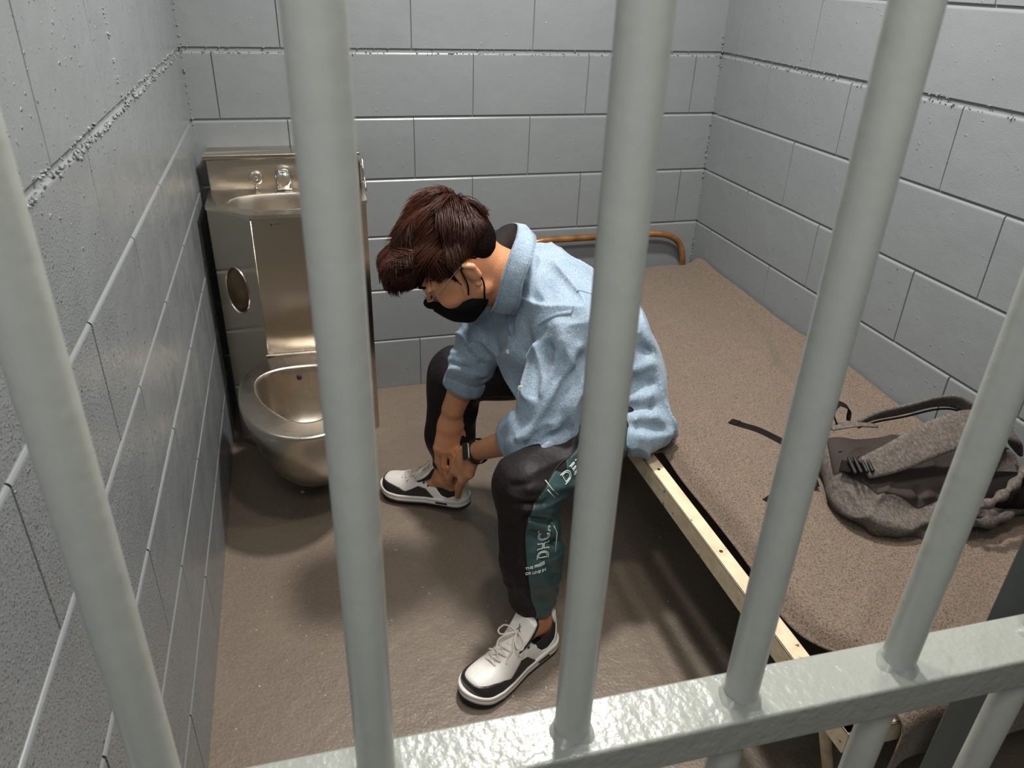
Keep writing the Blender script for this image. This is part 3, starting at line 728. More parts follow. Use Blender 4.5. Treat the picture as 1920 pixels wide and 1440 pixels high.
tag(person, 'person in blue denim shirt and black face mask, seated on the bed, bent forward', 'person')

# ---------------------------------------------------------------- shirt
sh = []
sh += [(ell((1.038, -1.055, .545), (.124, .188, .128)), 0), (ell((.965, -1.045, .665), (.150, .168, .125)), .06), (ell((.885, -1.02, .745), (.128, .172, .115)), .06)]
sh += [(cone((.865, -1.10, .785), shL, .072, .074), .05), (cone((.83, -.94, .785), shR, .07, .070), .05)]
sh += [(ell((.83, -1.02, .805), (.090, .115, .075)), .04)]
eL2 = elL + (wrL - elL) * .16; eR2 = elR + (wrR - elR) * .42
sh += [(cone(shL, (.812, -1.215, .60), .078, .080), .04), (cone((.812, -1.215, .60), elL + A3((.006, -.03, .002)), .080, .076), .03), (cone(elL + A3((.004, -.03, .0)), elL + (wrL - elL) * .22, .074, .062), .03)]
sh += [(cone(shR, (.74, -.872, .63), .068, .064), .04), (cone((.74, -.872, .63), elR, .064, .060), .03), (cone(elR, eR2, .058, .052), .02)]
sh += [(ell((1.025, -1.195, .497), (.085, .078, .058)), .04), (ell((1.040, -1.165, .490), (.085, .110, .055)), .05), (ell((1.042, -1.13, .480), (.092, .148, .055)), .05), (ell((.80, -1.02, .64), (.06, .12, .10)), .06), (ell((.835, -1.05, .56), (.05, .10, .08)), .05)]
fsh0 = union(sh, .03)
def px(u, v, y): return None
folds = []
def fold(pts, w_, h): folds.append(([tuple(q) for q in pts], w_, h))
# cloth folds are laid on the surface: a polyline given near the cloth is dropped onto it from the near-left side
def onS(p, f=fsh0, d=(0.25, 0.84, -0.48)):
    return project(f, A3(p) - A3(d) * .25, d, .6)
def fl(pts, w_, h): fold([onS(q) for q in pts], w_, h)
# left sleeve, long pulls from shoulder/back to elbow
fl([(.80, -1.25, .80), (.84, -1.25, .70), (.83, -1.25, .60)], .012, .010)
fl([(.85, -1.25, .74), (.79, -1.25, .62), (.745, -1.24, .52)], .010, .009)
fl([(.86, -1.25, .71), (.80, -1.25, .59), (.75, -1.24, .50)], .010, -.012)
fl([(.885, -1.25, .70), (.83, -1.25, .58), (.78, -1.24, .48)], .012, .008)
fl([(.79, -1.25, .56), (.73, -1.22, .51)], .009, .010)
fl([(.81, -1.25, .53), (.74, -1.22, .475)], .008, -.010)
fl([(.84, -1.25, .52), (.78, -1.25, .46)], .012, .007)
fl([(.88, -1.25, .62), (.86, -1.25, .50)], .012, -.008)
fl([(.90, -1.25, .64), (.88, -1.25, .50)], .012, .010)
fl([(.78, -1.25, .745), (.76, -1.24, .68), (.765, -1.22, .62)], .010, -.016)
fl([(.81, -1.25, .76), (.80, -1.25, .70), (.775, -1.24, .63)], .010, .008)
fl([(.76, -1.22, .74), (.745, -1.2, .69)], .008, .008)
fl([(.77, -1.24, .79), (.74, -1.22, .73)], .009, -.008)
for k in range(5):
    fl([(.795 + .006 * k, -1.25, .785 - .008 * k), (.775 + .006 * k, -1.25, .755 - .010 * k)], .0035, .003)
# chest side and back of the torso
fl([(.93, -1.22, .80), (.97, -1.22, .70), (1.0, -1.22, .60)], .014, -.010)
fl([(.99, -1.2, .78), (1.06, -1.2, .70)], .014, .008)
fl([(1.03, -1.2, .70), (1.10, -1.2, .675)], .012, -.012)
fl([(1.0, -1.2, .64), (1.06, -1.2, .655), (1.12, -1.2, .67)], .012, .010)
fl([(.99, -1.2, .60), (1.06, -1.2, .60), (1.13, -1.2, .63)], .013, -.012)
fl([(.98, -1.2, .565), (1.06, -1.2, .57), (1.14, -1.2, .575)], .012, .010)
fl([(.98, -1.2, .54), (1.06, -1.2, .535), (1.14, -1.2, .525)], .009, -.010)
fl([(.98, -1.2, .525), (1.07, -1.2, .51), (1.14, -1.2, .475)], .008, .010)
fl([(1.02, -1.2, .49), (1.10, -1.2, .47)], .012, -.014)
fl([(1.04, -1.2, .46), (1.12, -1.2, .455)], .007, .008)
# right sleeve
for q, h in (([(.68, -.9, .64), (.66, -.9, .60), (.70, -.9, .55)], .008), ([(.70, -.9, .64), (.68, -.9, .585), (.72, -.9, .54)], -.008), ([(.63, -.9, .565), (.68, -.9, .55), (.73, -.9, .51)], .008),
             ([(.64, -.9, .55), (.69, -.9, .53), (.73, -.9, .49)], -.008), ([(.65, -.9, .525), (.70, -.9, .505), (.74, -.9, .47)], .007)):
    fl(q, .008, h)
# rolled cuffs as raised ridges
def ringpts(c, ax, r, n=18):
    ax = A3(ax); ax = ax / np.linalg.norm(ax); a = np.cross(ax, A3((0, 0, 1))); a /= np.linalg.norm(a); b = np.cross(ax, a)
    return [tuple(c + a * r * math.cos(2 * math.pi * k / n) + b * r * math.sin(2 * math.pi * k / n)) for k in range(n + 1)]
dirL = (wrL - elL) / np.linalg.norm(wrL - elL); dirR = (wrR - elR) / np.linalg.norm(wrR - elR)
RF = np.array([[1.5, .3, .5], [.3, .8, .2], [.9, -.2, -.45]])
def extra_sh(Q):
    a_ = np.clip(1 - np.abs(vnoise(Q @ RF, 11, 8)) * 2.2, 0, 1) ** 2; b_ = np.clip(1 - np.abs(vnoise(Q @ RF, 23, 9)) * 2.4, 0, 1) ** 2
    return 0.0022 * vnoise(Q, 24, 3) + .013 * a_ + .006 * b_ - .005
fsh1 = with_folds(fsh0, folds, extra_sh)
cutL_c = elL + dirL * .062; cutR_c = elR + dirR * .075
nhole = cone((.742, -1.02, .815), (.60, -1.02, .93), .070, .10)
def fshirt(P):
    d = fsh1(P)
    # sleeves end flat
    for c, dr, base in ((cutL_c, dirL, elL), (cutR_c, dirR, elR)):
        near = np.linalg.norm(P - (c + dr * .05), axis=1) < .105
        pl = np.where(near, (P - c) @ dr, -1.0)
        d = np.where(near & (pl > -.06), smax(d, pl, .006), d)
    d = smax(d, .437 - P[:, 2] + .006 * np.sin(P[:, 1] * 40), .006)                     # hem
    d = smax(d, -nhole(P), .012)
    # front hem edge, away from the lap
    return d
shirt = solid('shirt', fshirt, (.58, -1.34, .40), (1.22, -.74, .99), .0035, M_denim, person, 1)
# cuffs: turned-up bands
def cuff(c, dr, r, L_, wid, name='rolled_cuff', seed=0):
    dr = A3(dr); a = np.cross(dr, A3((0, 0, 1))); a /= np.linalg.norm(a); b = np.cross(dr, a); n = 64; V = []; F = []
    prof = [(0, -.006), (.002, 0), (.001, .004), (-.010, .0055), (-L_ * .5, .006), (-L_ + .006, .0055), (-L_, .003), (-L_ + .002, -.003)]
    for t, q in prof:
        for k in range(n):
            an = 2 * math.pi * k / n; rr = r + q + wid * (math.sin(3 * an + seed) * .5 + .35 * math.sin(5 * an + 2 * seed) + .2 * math.sin(11 * an + t * 60))
            ca, sa = math.cos(an), math.sin(an)
            V.append(A3(c) + dr * (t + .003 * math.sin(2 * an + seed)) + (a * ca + b * sa) * rr)
    for i in range(len(prof) - 1):
        for k in range(n): k2 = (k + 1) % n; F.append((i * n + k, i * n + k2, (i + 1) * n + k2, (i + 1) * n + k))
    # inner dark lining disc
    o = len(V)
    for rr_, t in ((r - .006, 0.0), (r * .55, -.012)):
        for k in range(n):
            an = 2 * math.pi * k / n; V.append(A3(c) + dr * t + (a * math.cos(an) + b * math.sin(an)) * rr_)
    return mesh_obj(name, np.array(V), F, M_denim, shirt)
cuff(elL + dirL * .064, dirL, .064, .045, .0035, seed=1)
cuff(elR + dirR * .077, dirR, .051, .040, .004, seed=2.2)
# yoke seam strip at the shoulder, shoulder seam, buttons
def strip_on(pts, wd, th, name, mt, f=fshirt, dirv=(0.25, 0.84, -0.48), par=None, off=.0012):
    C = [project(f, A3(q) - A3(dirv) * .25, dirv, .6) - A3(dirv) * off for q in catmull(pts, 8)]
    V = []; F = []
    for i, c in enumerate(C):
        t = C[min(i + 1, len(C) - 1)] - C[max(i - 1, 0)]; t /= np.linalg.norm(t)
        up = np.cross(t, A3(dirv)); up /= np.linalg.norm(up)
        for s, o in ((-wd, 0), (-wd * .8, th), (wd * .8, th), (wd, 0)): V.append(c + up * s - A3(dirv) * o)
    for i in range(len(C) - 1):
        for k in range(3): F.append((i * 4 + k, i * 4 + k + 1, (i + 1) * 4 + k + 1, (i + 1) * 4 + k))
    return mesh_obj(name, np.array(V), F, mt, par or shirt)
strip_on([(.775, -1.2, .782), (.81, -1.2, .797), (.845, -1.2, .80)], .005, .0016, 'yoke_seam', M_denim)
strip_on([(.845, -1.2, .80), (.852, -1.2, .83), (.86, -1.2, .855), (.90, -1.2, .845), (.93, -1.18, .83)], .0022, .001, 'yoke_seam', M_denim)
for q in ((.738, -1.09, .666), (.773, -1.08, .558)):
    c = project(fshirt, A3(q) - A3((0.25, 0.84, -0.48)) * .25, (0.25, 0.84, -0.48), .6)
    bm = bmesh.new(); v = Vector((-.35, -.9, .1)).to_track_quat('Z', 'Y').to_matrix().to_4x4()
    bmesh.ops.create_cone(bm, cap_ends=True, segments=20, radius1=.0062, radius2=.0058, depth=.003, matrix=Matrix.Translation(Vector(c) + Vector((0, -.0015, .0005))) @ v)
    bm_obj('button', bm, M_button, shirt, bevel=.0008)
# collar: folded leaf over a stand, open at the throat
T = [(.694, -1.075, .765), (.700, -1.105, .800), (.709, -1.118, .860), (.730, -1.112, .918), (.752, -1.08, .945), (.768, -1.02, .952), (.752, -.962, .930), (.727, -.930, .890), (.70, -.925, .84), (.69, -.935, .80), (.688, -.96, .77)]
Bt = [(.744, -1.115, .770), (.745, -1.150, .812), (.745, -1.168, .866), (.764, -1.160, .915), (.788, -1.11, .942), (.806, -1.02, .928), (.795, -.94, .90), (.765, -.89, .86), (.735, -.875, .81), (.73, -.88, .78), (.74, -.90, .75)]
In = [(.705, -1.045, .760), (.715, -1.075, .790), (.730, -1.085, .830), (.755, -1.080, .865), (.780, -1.06, .885), (.795, -1.02, .890), (.78, -.975, .88), (.755, -.955, .855), (.73, -.95, .82), (.715, -.96, .79), (.705, -.98, .76)]
Tc, Bc, Ic = catmull(T, 8), catmull(Bt, 8), catmull(In, 8)
V = []; F = []; fmx = []
for t, b, i_ in zip(Tc, Bc, Ic):
    out = (t - i_); mid = (t + b) / 2 + A3((0, 0, .004)) + (t - A3((.74, -1.02, .85))) * .05
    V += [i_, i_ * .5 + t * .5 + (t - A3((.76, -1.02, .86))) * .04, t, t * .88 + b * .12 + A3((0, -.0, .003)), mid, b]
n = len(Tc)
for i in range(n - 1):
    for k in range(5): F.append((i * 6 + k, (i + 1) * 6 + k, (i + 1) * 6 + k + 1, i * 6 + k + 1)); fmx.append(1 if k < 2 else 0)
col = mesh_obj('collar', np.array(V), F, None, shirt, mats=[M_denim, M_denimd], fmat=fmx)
so = col.modifiers.new('thick', 'SOLIDIFY'); so.thickness = .0022; so.offset = 0
for off in (.10, .90):
    tube('collar_stitching', [A3(t) * (1 - off) + A3(b) * off + A3((-.002, -.0035, .001)) for t, b in zip(Tc[:34], Bc[:34])], .0008, M_denim, col, 6)

# ---------------------------------------------------------------- trousers
pt = [(ell((1.035, -1.05, .525), (.112, .155, .085)), 0)]
pt += [(cone(hipL, hipL * .45 + kneeL * .55, .086, .080), .03), (cone(hipL * .45 + kneeL * .55, kneeL, .080, .072), .03), (cone(kneeL, kneeL * .45 + ankL * .55 + A3((.000, 0, 0)), .070, .070), .025),
       (cone(kneeL * .45 + ankL * .55, kneeL * .16 + ankL * .84 + A3((-.004, 0, .0)), .070, .058), .025), (cone(kneeL * .14 + ankL * .86, ankL + A3((-.008, 0, .030)), .046, .034), .015)]
pt += [(cone(hipR, kneeR, .092, .076), .03), (cone(kneeR, kneeR * .4 + ankR * .6, .075, .074), .03), (cone(kneeR * .4 + ankR * .6, ankR + A3((0, 0, .03)), .070, .040), .02)]
fp0 = union(pt, .03)
pf = []
def pl_(pts, w_, h): pf.append(([tuple(onS(q, fp0)) for q in pts], w_, h))
# gathers behind and beside the knee, pulls down the shin
for q, h, wd in (([(.70, -1.42, .505), (.76, -1.42, .495), (.82, -1.42, .485)], .006, .010), ([(.67, -1.42, .47), (.73, -1.42, .465), (.80, -1.42, .455)], -.007, .009), ([(.69, -1.42, .455), (.75, -1.42, .435), (.81, -1.42, .43)], .010, .009),
                 ([(.70, -1.42, .43), (.75, -1.42, .405), (.80, -1.42, .40)], -.010, .009), ([(.705, -1.42, .42), (.76, -1.42, .375), (.81, -1.42, .355)], .012, .009), ([(.71, -1.42, .385), (.76, -1.42, .35), (.80, -1.42, .335)], -.010, .010),
                 ([(.72, -1.42, .335), (.77, -1.42, .325), (.81, -1.42, .33)], .008, .009), ([(.71, -1.42, .33), (.74, -1.42, .26), (.78, -1.42, .20)], .007, .010), ([(.73, -1.42, .33), (.77, -1.42, .26), (.80, -1.42, .22)], -.006, .010),
                 ([(.69, -1.42, .25), (.73, -1.42, .18), (.76, -1.42, .14)], .006, .010), ([(.84, -1.3, .54), (.80, -1.38, .52)], .006, .010), ([(.86, -1.3, .52), (.82, -1.38, .49)], -.006, .009),
                 ([(.66, -1.42, .42), (.67, -1.42, .33), (.665, -1.42, .24)], -.006, .014), ([(.69, -1.42, .40), (.685, -1.42, .30), (.69, -1.42, .20)], .005, .012),
                 ([(.66, -1.42, .49), (.69, -1.42, .48), (.73, -1.42, .475)], .004, .007), ([(.66, -1.42, .515), (.70, -1.42, .515)], -.004, .006),
                 ([(.66, -1.42, .16), (.69, -1.42, .12)], .006, .007), ([(.72, -1.42, .15), (.73, -1.42, .11)], -.006, .005), ([(.75, -1.42, .15), (.745, -1.42, .11)], .006, .005), ([(.77, -1.42, .15), (.76, -1.42, .115)], -.006, .005)):
    pl_(q, wd, h)
def extra_p(Q):
    a_ = np.clip(1 - np.abs(vnoise(Q * A3((.7, .7, 1.2)), 14, 31)) * 2.2, 0, 1) ** 2
    return .0020 * vnoise(Q * A3((1, 1, 1.3)), 24, 21) + .005 * a_ - .002
fp1 = with_folds(fp0, pf, extra_p)
def fpant(P):
    d = fp1(P)
    zl = np.where(P[:, 1] < -1.1, ankL[2] + .034, ankR[2] + .03)
    # gathered elastic hem
    return np.where(P[:, 2] < .25, smax(d, zl - P[:, 2], .008), d)
pants = solid('track_pants', fpant, (.56, -1.48, .08), (1.22, -.66, .66), .0038, M_pant, person, 1)
# teal side panel on the near leg: rear half of the shin, underside of the thigh
bnd = [(1.12, .572), (.93, .556), (.839, .532), (.79, .518), (.752, .500), (.722, .474), (.705, .440), (.697, .379), (.700, .291), (.711, .21), (.725, .165), (.736, .09)]
def panel_region(P):
    q = P[:, [0, 2]]; best = np.full(len(P), 1e9); sgn = np.ones(len(P))
    for i in range(len(bnd) - 1):
        a = A3(bnd[i]); b = A3(bnd[i + 1]); d = b - a; v = q - a; t = np.clip((v @ d) / (d @ d), 0, 1)
        r = v - t[:, None] * d; dd = np.linalg.norm(r, axis=1); cr = d[0] * v[:, 1] - d[1] * v[:, 0]
        m_ = dd < best; best = np.where(m_, dd, best); sgn = np.where(m_, -np.sign(cr), sgn)
    return best * sgn                       # negative on the rear/lower side
def fpanel(P):
    ax = kneeL[1] + .02
    leg_c = np.where(P[:, 0] > .80, kneeL[1] + (P[:, 0] - kneeL[0]) * (hipL[1] - kneeL[1]) / (hipL[0] - kneeL[0]), kneeL[1] - .02)
    return smax(smax(smax(fpant(P) - .0016, panel_region(P), .001), P[:, 1] - leg_c + .012, .002), P[:, 0] - .985, .002)
tp = solid('teal_side_panel', fpanel, (.66, -1.47, .10), (1.10, -1.12, .62), .0028, M_teal, pants, 1)
tag(tp, 'teal side panel')
# piping line along the panel edge
pp = [project(fpant, (x, -1.62, z), (0, 1, 0), .5) + A3((0, -.0015, 0)) for x, z in [tuple(q[:2]) for q in catmull([(x, z, 0) for x, z in bnd[2:]], 8)]]
tube('panel_piping', [p for p in pp if p[1] > -1.5 and p[1] < -1.1 and p[2] > ankL[2] + .04], .0013, M_blackr, pants, 6)
# white outlined lettering on the panel
def outline_text(txt, org, ux, uy, size, name, stroke=.00045, sx=1.0):
    cu = bpy.data.curves.new(name, 'FONT'); cu.body = txt; cu.size = 1.0; cu.resolution_u = 3
    ob = bpy.data.objects.new(name, cu); COL.objects.link(ob); bpy.context.view_layer.update()
    me = ob.to_mesh(); bmx = bmesh.new(); bmx.from_mesh(me); ob.to_mesh_clear(); bpy.data.objects.remove(ob); bpy.data.curves.remove(cu)
    lines = []; org = A3(org); ux = A3(ux); uy = A3(uy)
    eds = [e for e in bmx.edges if len(e.link_faces) == 1]
    V = []; F = []
    for e in eds:
        P = []
        for v in e.verts:
            q = org + ux * (v.co.x * size * sx) + uy * (v.co.y * size)
            P.append(project(fpanel_s, q - A3((.25, .84, -.48)) * .15, (.25, .84, -.48), .4) - A3((.25, .84, -.48)) * .0012)
        if np.linalg.norm(P[0] - P[1]) > .02 or np.linalg.norm(P[0] - P[1]) < 1e-6: continue
        v_, f_ = tube_data(P, stroke, 4); o = len(V); V += v_; F += [tuple(i + o for i in q) for q in f_]
    bmx.free()
    return mesh_obj(name, np.array(V), F, M_print, tp, smooth=False)
def fpanel_s(P): return fpant(P) - .0016
outline_text('DEIA', (.796, -1.37, .470), (.82, .3, .46), (-.45, 0, .85), .042, 'outlined_print', .0010, .9)
outline_text('DHCL', (.752, -1.42, .312), (0, 0, 1), (-1, 0, 0), .038, 'outlined_print', .0010, .85)
outline_text('THE PRESS', (.700, -1.42, .290), (.95, 0, .20), (0, 0, 1), .010, 'small_print', .0004)
outline_text('OR LINE IN', (.700, -1.42, .276), (.95, 0, .10), (0, 0, 1), .010, 'small_print', .0004)
for st_pts in [[fp_ for fp_ in [project(fpanel_s, A3(q) - A3((.25, .84, -.48)) * .15, (.25, .84, -.48), .4) - A3((.25, .84, -.48)) * .0012 for q in L2]] for L2 in
    ([(.744, -1.39, .504), (.760, -1.39, .480), (.777, -1.39, .459)], [(.750, -1.39, .480), (.768, -1.39, .455)], [(.762, -1.42, .395), (.770, -1.42, .375), (.768, -1.42, .325)])]: tube('print_stroke', st_pts, .0010, M_print, tp, 5)

# ---------------------------------------------------------------- hair: scalp base plus many fine strands
hairp = [(ell(hp(-.014, .045, 0), (.104, .098, .083), HAX), 0), (ell(hp(.055, .105, 0), (.070, .035, .066), HAX), .03), (ell(hp(.090, .092, 0), (.034, .036, .056), HAX), .03), (ell(hp(-.03, .115, 0), (.07, .04, .06), HAX), .03)]
fh0 = union(hairp, .03)
cutf = rbox(hp(.105, -.05, 0), (.075, .093, .12), .02, HAX); cutn = rbox(hp(-.05, -.115, 0), (.12, .06, .12), .02, HAX)
cute = cone(hp(-.006, -.03, .085), hp(-.008, .016, .088), .028, .030); cute2 = cone(hp(-.006, -.03, -.085), hp(-.008, .016, -.088), .028, .030)
def fhair(P):
    d = fh0(P); q = (P - hc) @ np.array(HAX).T
    d = d - .004 * vnoise(q * A3((1, .6, 2.2)), 42, 13) - .006 * np.clip(vnoise(q * A3((.8, .5, 1.6)), 22, 14), -.3, 1)
    d = smax(d, -cutf(P), .01); d = smax(d, -cutn(P), .015); d = smax(d, -cute(P), .006); return smax(d, -cute2(P), .006)
hair = solid('hair', fhair, hp(0, .03, 0) - .20, hp(0, .03, 0) + .20, .003, M_hairb, person, 1)
V = []; F = []; rg = np.random.default_rng(5)
def strand(P, r0):
    global V, F
    n = len(P); o = len(V)
    prev = None
    for i, p in enumerate(P):
        t = P[min(i + 1, n - 1)] - P[max(i - 1, 0)]; t = t / (np.linalg.norm(t) + 1e-9)
        a = np.cross(t, HL + .3 * HU); a /= np.linalg.norm(a) + 1e-9; b = np.cross(t, a); r = r0 * (1 - .75 * (i / (n - 1)) ** 2)
        for k in range(3): an = 2.094 * k; V.append(p + (a * math.cos(an) + b * math.sin(an)) * r)
    for i in range(n - 1):
        for k in range(3): k2 = (k + 1) % 3; F.append((o + i * 3 + k, o + i * 3 + k2, o + i * 3 + 3 + k2, o + i * 3 + 3 + k))
whorl = A3((-.085, .11, -.02))
cnt = 0
clump = rg.normal(size=(48, 3)); clump /= np.linalg.norm(clump, axis=1)[:, None]; cl_off = rg.normal(size=(48, 3))
me_ = hair.data; hv = np.zeros(len(me_.vertices) * 3); me_.vertices.foreach_get('co', hv); hv = hv.reshape(-1, 3)
hn = np.zeros(len(me_.vertices) * 3); me_.vertices.foreach_get('normal', hn); hn = hn.reshape(-1, 3)
HM = np.array(HAX); lv = (hv - hc) @ HM.T; ln_ = hn @ HM.T
pick = rg.permutation(len(hv))
for vi in pick:
    if cnt >= 10000: break
    root = lv[vi]; nrm = ln_[vi]; f_, u_, l_ = root
    r_in = np.sqrt(((root - A3((-.01, .03, 0))) / A3((.098, .094, .080))) @ ((root - A3((-.01, .03, 0))) / A3((.098, .094, .080))))
    if r_in < .80 or u_ < -.075: continue
    top = max(0., min(1., (u_ - .045) / .05))
    ln = .016 + .042 * top * (0.6 + .6 * rg.random()) * (1 - .45 * max(0, min(1, (f_ - .05) / .04)))
    if f_ < -.06 and u_ < .05: ln = .012
    d = root - whorl; d = d - nrm * (d @ nrm); d /= np.linalg.norm(d) + 1e-6
    ci = int(np.argmax(clump @ (nrm * .5 + root * 8 / np.linalg.norm(root * 8) * .5))); co = cl_off[ci]
    d = d * .8 + A3((1, 0, 0)) * .45 * top + A3((-.25, -.9, 0)) * (1 - top) + .50 * co * top; d -= nrm * (d @ nrm); d /= np.linalg.norm(d) + 1e-9
    n = 6; P = []; p = root - nrm * .003; lift = .35 * top + .10
    for i in range(n):
        P.append(hp(*p)); t = i / (n - 1)
        g_ = A3((.71, -.70, 0)) * .30 * t * top
        p = p + (d * (.8 + .3 * t) + nrm * (lift * (1 - 1.5 * t)) + g_ + .05 * rg.normal(size=3)) * ln / (n - 1)
    strand(P, .0008 + .0006 * rg.random()); cnt += 1
st_ = mesh_obj('hair_strands', np.array(V), np.array(F), M_hair, hair)
tag(st_, kind='stuff')

# ---------------------------------------------------------------- face mask, ear loops, glasses, lashes, brows
fm = union([(ell(hp(.045, -.052, 0), (.066, .055, .066), HAX), 0), (cone(hp(.106, -.008, 0), hp(.092, -.075, 0), .023, .021), .02), (cone(hp(.02, -.070, .045), hp(.07, -.095, .01), .020, .022), .02), (cone(hp(.02, -.070, -.045), hp(.07, -.095, -.01), .020, .022), .02)], .02)
mc1 = rbox(hp(.16, .108, 0), (.14, .115, .12), .01, HAX); 
def fmask(P):
    q = (P - hc) @ np.array(HAX).T; f_, u_, l_ = q.T
    d = smax(fm(P), -(fb_(P) - .0015), .002)
    top = u_ - np.interp(f_, [0, .03, .06, .09, .108, .13], [-.012, -.016, -.030, -.020, -.002, .002])        # top edge drops from the nose bridge to the jaw
    rear = .004 + .12 * np.abs(u_ + .05) - f_
    return smax(smax(d, top, .003), rear, .003)
mask = solid('face_mask', fmask, hp(.05, -.06, 0) - .12, hp(.05, -.06, 0) + .12, .0022, M_mask, person, 1)
for lp_ in (catmull([hp(.030, -.032, .074), hp(.012, -.008, .084), hp(-.004, .030, .090), hp(-.020, .020, .092)], 6), catmull([hp(.026, -.088, .062), hp(.006, -.060, .074), hp(-.014, -.034, .084), hp(-.024, -.006, .090)], 6)): tube('ear_loop', lp_, .0022, M_mask, mask, 6)
multi_tube('eyeglasses', [catmull([hp(-.03, .022, .086), hp(-.005, .034, .090), hp(.04, .030, .086), hp(.088, .020, .068), hp(.100, .012, .055)], 6), catmull([hp(.100, .014, .055), hp(.108, .008, .034), hp(.110, .014, .012), hp(.112, .016, -.012), hp(.108, .008, -.034), hp(.100, .014, -.055)], 5),
    [hp(-.03, .022, -.086), hp(.04, .030, -.086), hp(.100, .014, -.055)]], .0009, M_wire, person, 6)
for s in (1, -1): tube('eyebrow', catmull([hp(.098, .040, .014 * s), hp(.098, .046, .032 * s), hp(.086, .044, .050 * s)], 5), .0030, M_hairb, person, 6)
for s in (1, -1): tube('eyelash', catmull([hp(.094, .010, .018 * s), hp(.099, .007, .031 * s), hp(.088, .009, .046 * s)], 5), .0018, M_eye, person, 6)

# ---------------------------------------------------------------- necklace
nk = []
for k in range(33):
    a = 2 * math.pi * k / 32; ax = (nt - nb) / np.linalg.norm(nt - nb); u1 = np.cross(ax, A3((0, 1, 0))); u1 /= np.linalg.norm(u1); u2 = np.cross(ax, u1)
    c = nb * .62 + nt * .38 - ax * .010 * math.cos(a); nk.append(c + u1 * math.cos(a) * .0605 + u2 * math.sin(a) * .0605)
nk = [project(fb_, q + (q - (nb * .6 + nt * .4)) * .5, (nb * .6 + nt * .4) - q, .1) - ((nb * .6 + nt * .4) - q) / np.linalg.norm((nb * .6 + nt * .4) - q) * .001 for q in nk]
nck = tube('necklace', nk, .0013, M_cord, person, 6)
bm = bmesh.new(); bmesh.ops.create_icosphere(bm, subdivisions=2, radius=.0035, matrix=Matrix.Translation(Vector(nk[10])))
bm_obj('bead', bm, M_wire, nck, smooth=True)

# ---------------------------------------------------------------- watch on the near wrist
wa = -dirL; wc = wrL + (elL - wrL) * .06
wn = A3((-.80, -.45, .45)); wn -= wa * (wn @ wa); wn /= np.linalg.norm(wn); ws = np.cross(wa, wn)
bandf = fcone(wc - wa * .011, wc + wa * .011, .0335, .0335, wn, .88)
def fband(P):
    t = (P - wc) @ wa; return smax(np.abs(fcone_r(P)) - .0016, np.abs(t) - .011, .001)
def fcone_r(P):
    q = P - wc; t = q @ wa; q = q - t[:, None] * wa; x = q @ wn; y = q @ ws
    return np.sqrt((x / .90) ** 2 + y ** 2) - .0335
WT = empty('wristwatch', wc); WT.parent = person
def wobj(name, f, h, r, mt):
    V, F = nets(f, wc - r, wc + r, h, 1); o = mesh_obj(name, V - wc, F, mt, WT); return o
wobj('watch_band', fband, .0013, .05, M_blackr)
wcc = wc + wn * .0325
wobj('watch_case', rbox(wcc, (.0235, .0185, .0058), .004, (ws, wa, wn)), .001, .05, mat('watch_case_metal', (.14, .14, .14), .25, 1.0))
wobj('watch_screen', rbox(wcc + wn * .0045, (.0215, .0168, .0015), .0012, (ws, wa, wn)), .0008, .05, mat('watch_glass', (.004, .004, .005), .06))
wobj('watch_crown', cone(wcc + wa * -.0168 + ws * .004, wcc + wa * -.0185 + ws * .004, .0032, .0032), .0007, .05, M_wire)

# ---------------------------------------------------------------- sneakers (local frame: x to the toe, y to the outer side, z up)
M_leather = mat('white_leather', (0.66, 0.63, 0.59), 0.42, bump=[(120, 0.0006, 2)])
M_mid = mat('white_midsole', (0.64, 0.61, 0.575), 0.45)
M_lace = mat('white_lace', (0.66, 0.61, 0.54), 0.8, bump=[(500, 0.0004, 2)])
M_black = mat('black_leather', (0.018, 0.016, 0.015), 0.35, bump=[(140, 0.0005, 2)])
M_lining = mat('black_lining', (0.010, 0.010, 0.011), 0.85)
LS = .290
def halfw(x, side):
    """half width of the footprint at x (0 heel .. LS toe); side +1 outer, -1 inner"""
    t = np.clip(x / LS, 0, 1)
    ko = np.array([0, .04, .12, .25, .40, .55, .70, .82, .91, .97, 1.0]); 
    vo = np.array([0.0, .022, .034, .038, .040, .047, .054, .052, .040, .024, 0.0]); vi = np.array([0.0, .022, .034, .036, .035, .040, .048, .046, .036, .022, 0.0])
    return np.interp(t, ko, vo if side > 0 else vi)
tt = np.linspace(0, 1, 90)
def foot_outline(grow=0.0, n=70):
    """closed outline, counter-clockwise, rounded ends"""
    a = []
    xs = LS * (1 - np.cos(np.linspace(0, math.pi, n))) / 2
    for x in xs: a.append((x, float(halfs(x, 1)) ))
    for x in xs[::-1][1:-1]: a.append((x, -float(halfs(x, -1))))
    a = np.array(a); c = a.mean(0)
    nx = np.roll(a, -1, 0) - np.roll(a, 1, 0); nrm = np.stack([nx[:, 1], -nx[:, 0]], 1); nrm /= np.linalg.norm(nrm, axis=1)[:, None]
    s = np.sign(((a - c) * nrm).sum(1).mean()); return a + nrm * s * grow
def halfs(x, side):
    t = np.clip(x / LS, 0, 1)
    base = np.interp(t, [0, .15, .30, .45, .62, .75, .88, 1], [.037, .039, .040, .042, .051, .0545, .052, .046] if side > 0 else [.037, .038, .0375, .0375, .045, .049, .047, .042])
    e1 = np.sqrt(np.clip(1 - ((.13 - np.minimum(t, .13)) / .13) ** 2, 0, 1)); e2 = np.sqrt(np.clip(1 - ((np.maximum(t, .83) - .83) / .17) ** 2, 0, 1))
    return base * e1 * e2
def toe_spring(x): return .016 * np.clip((x - .20) / .09, 0, 1) ** 2
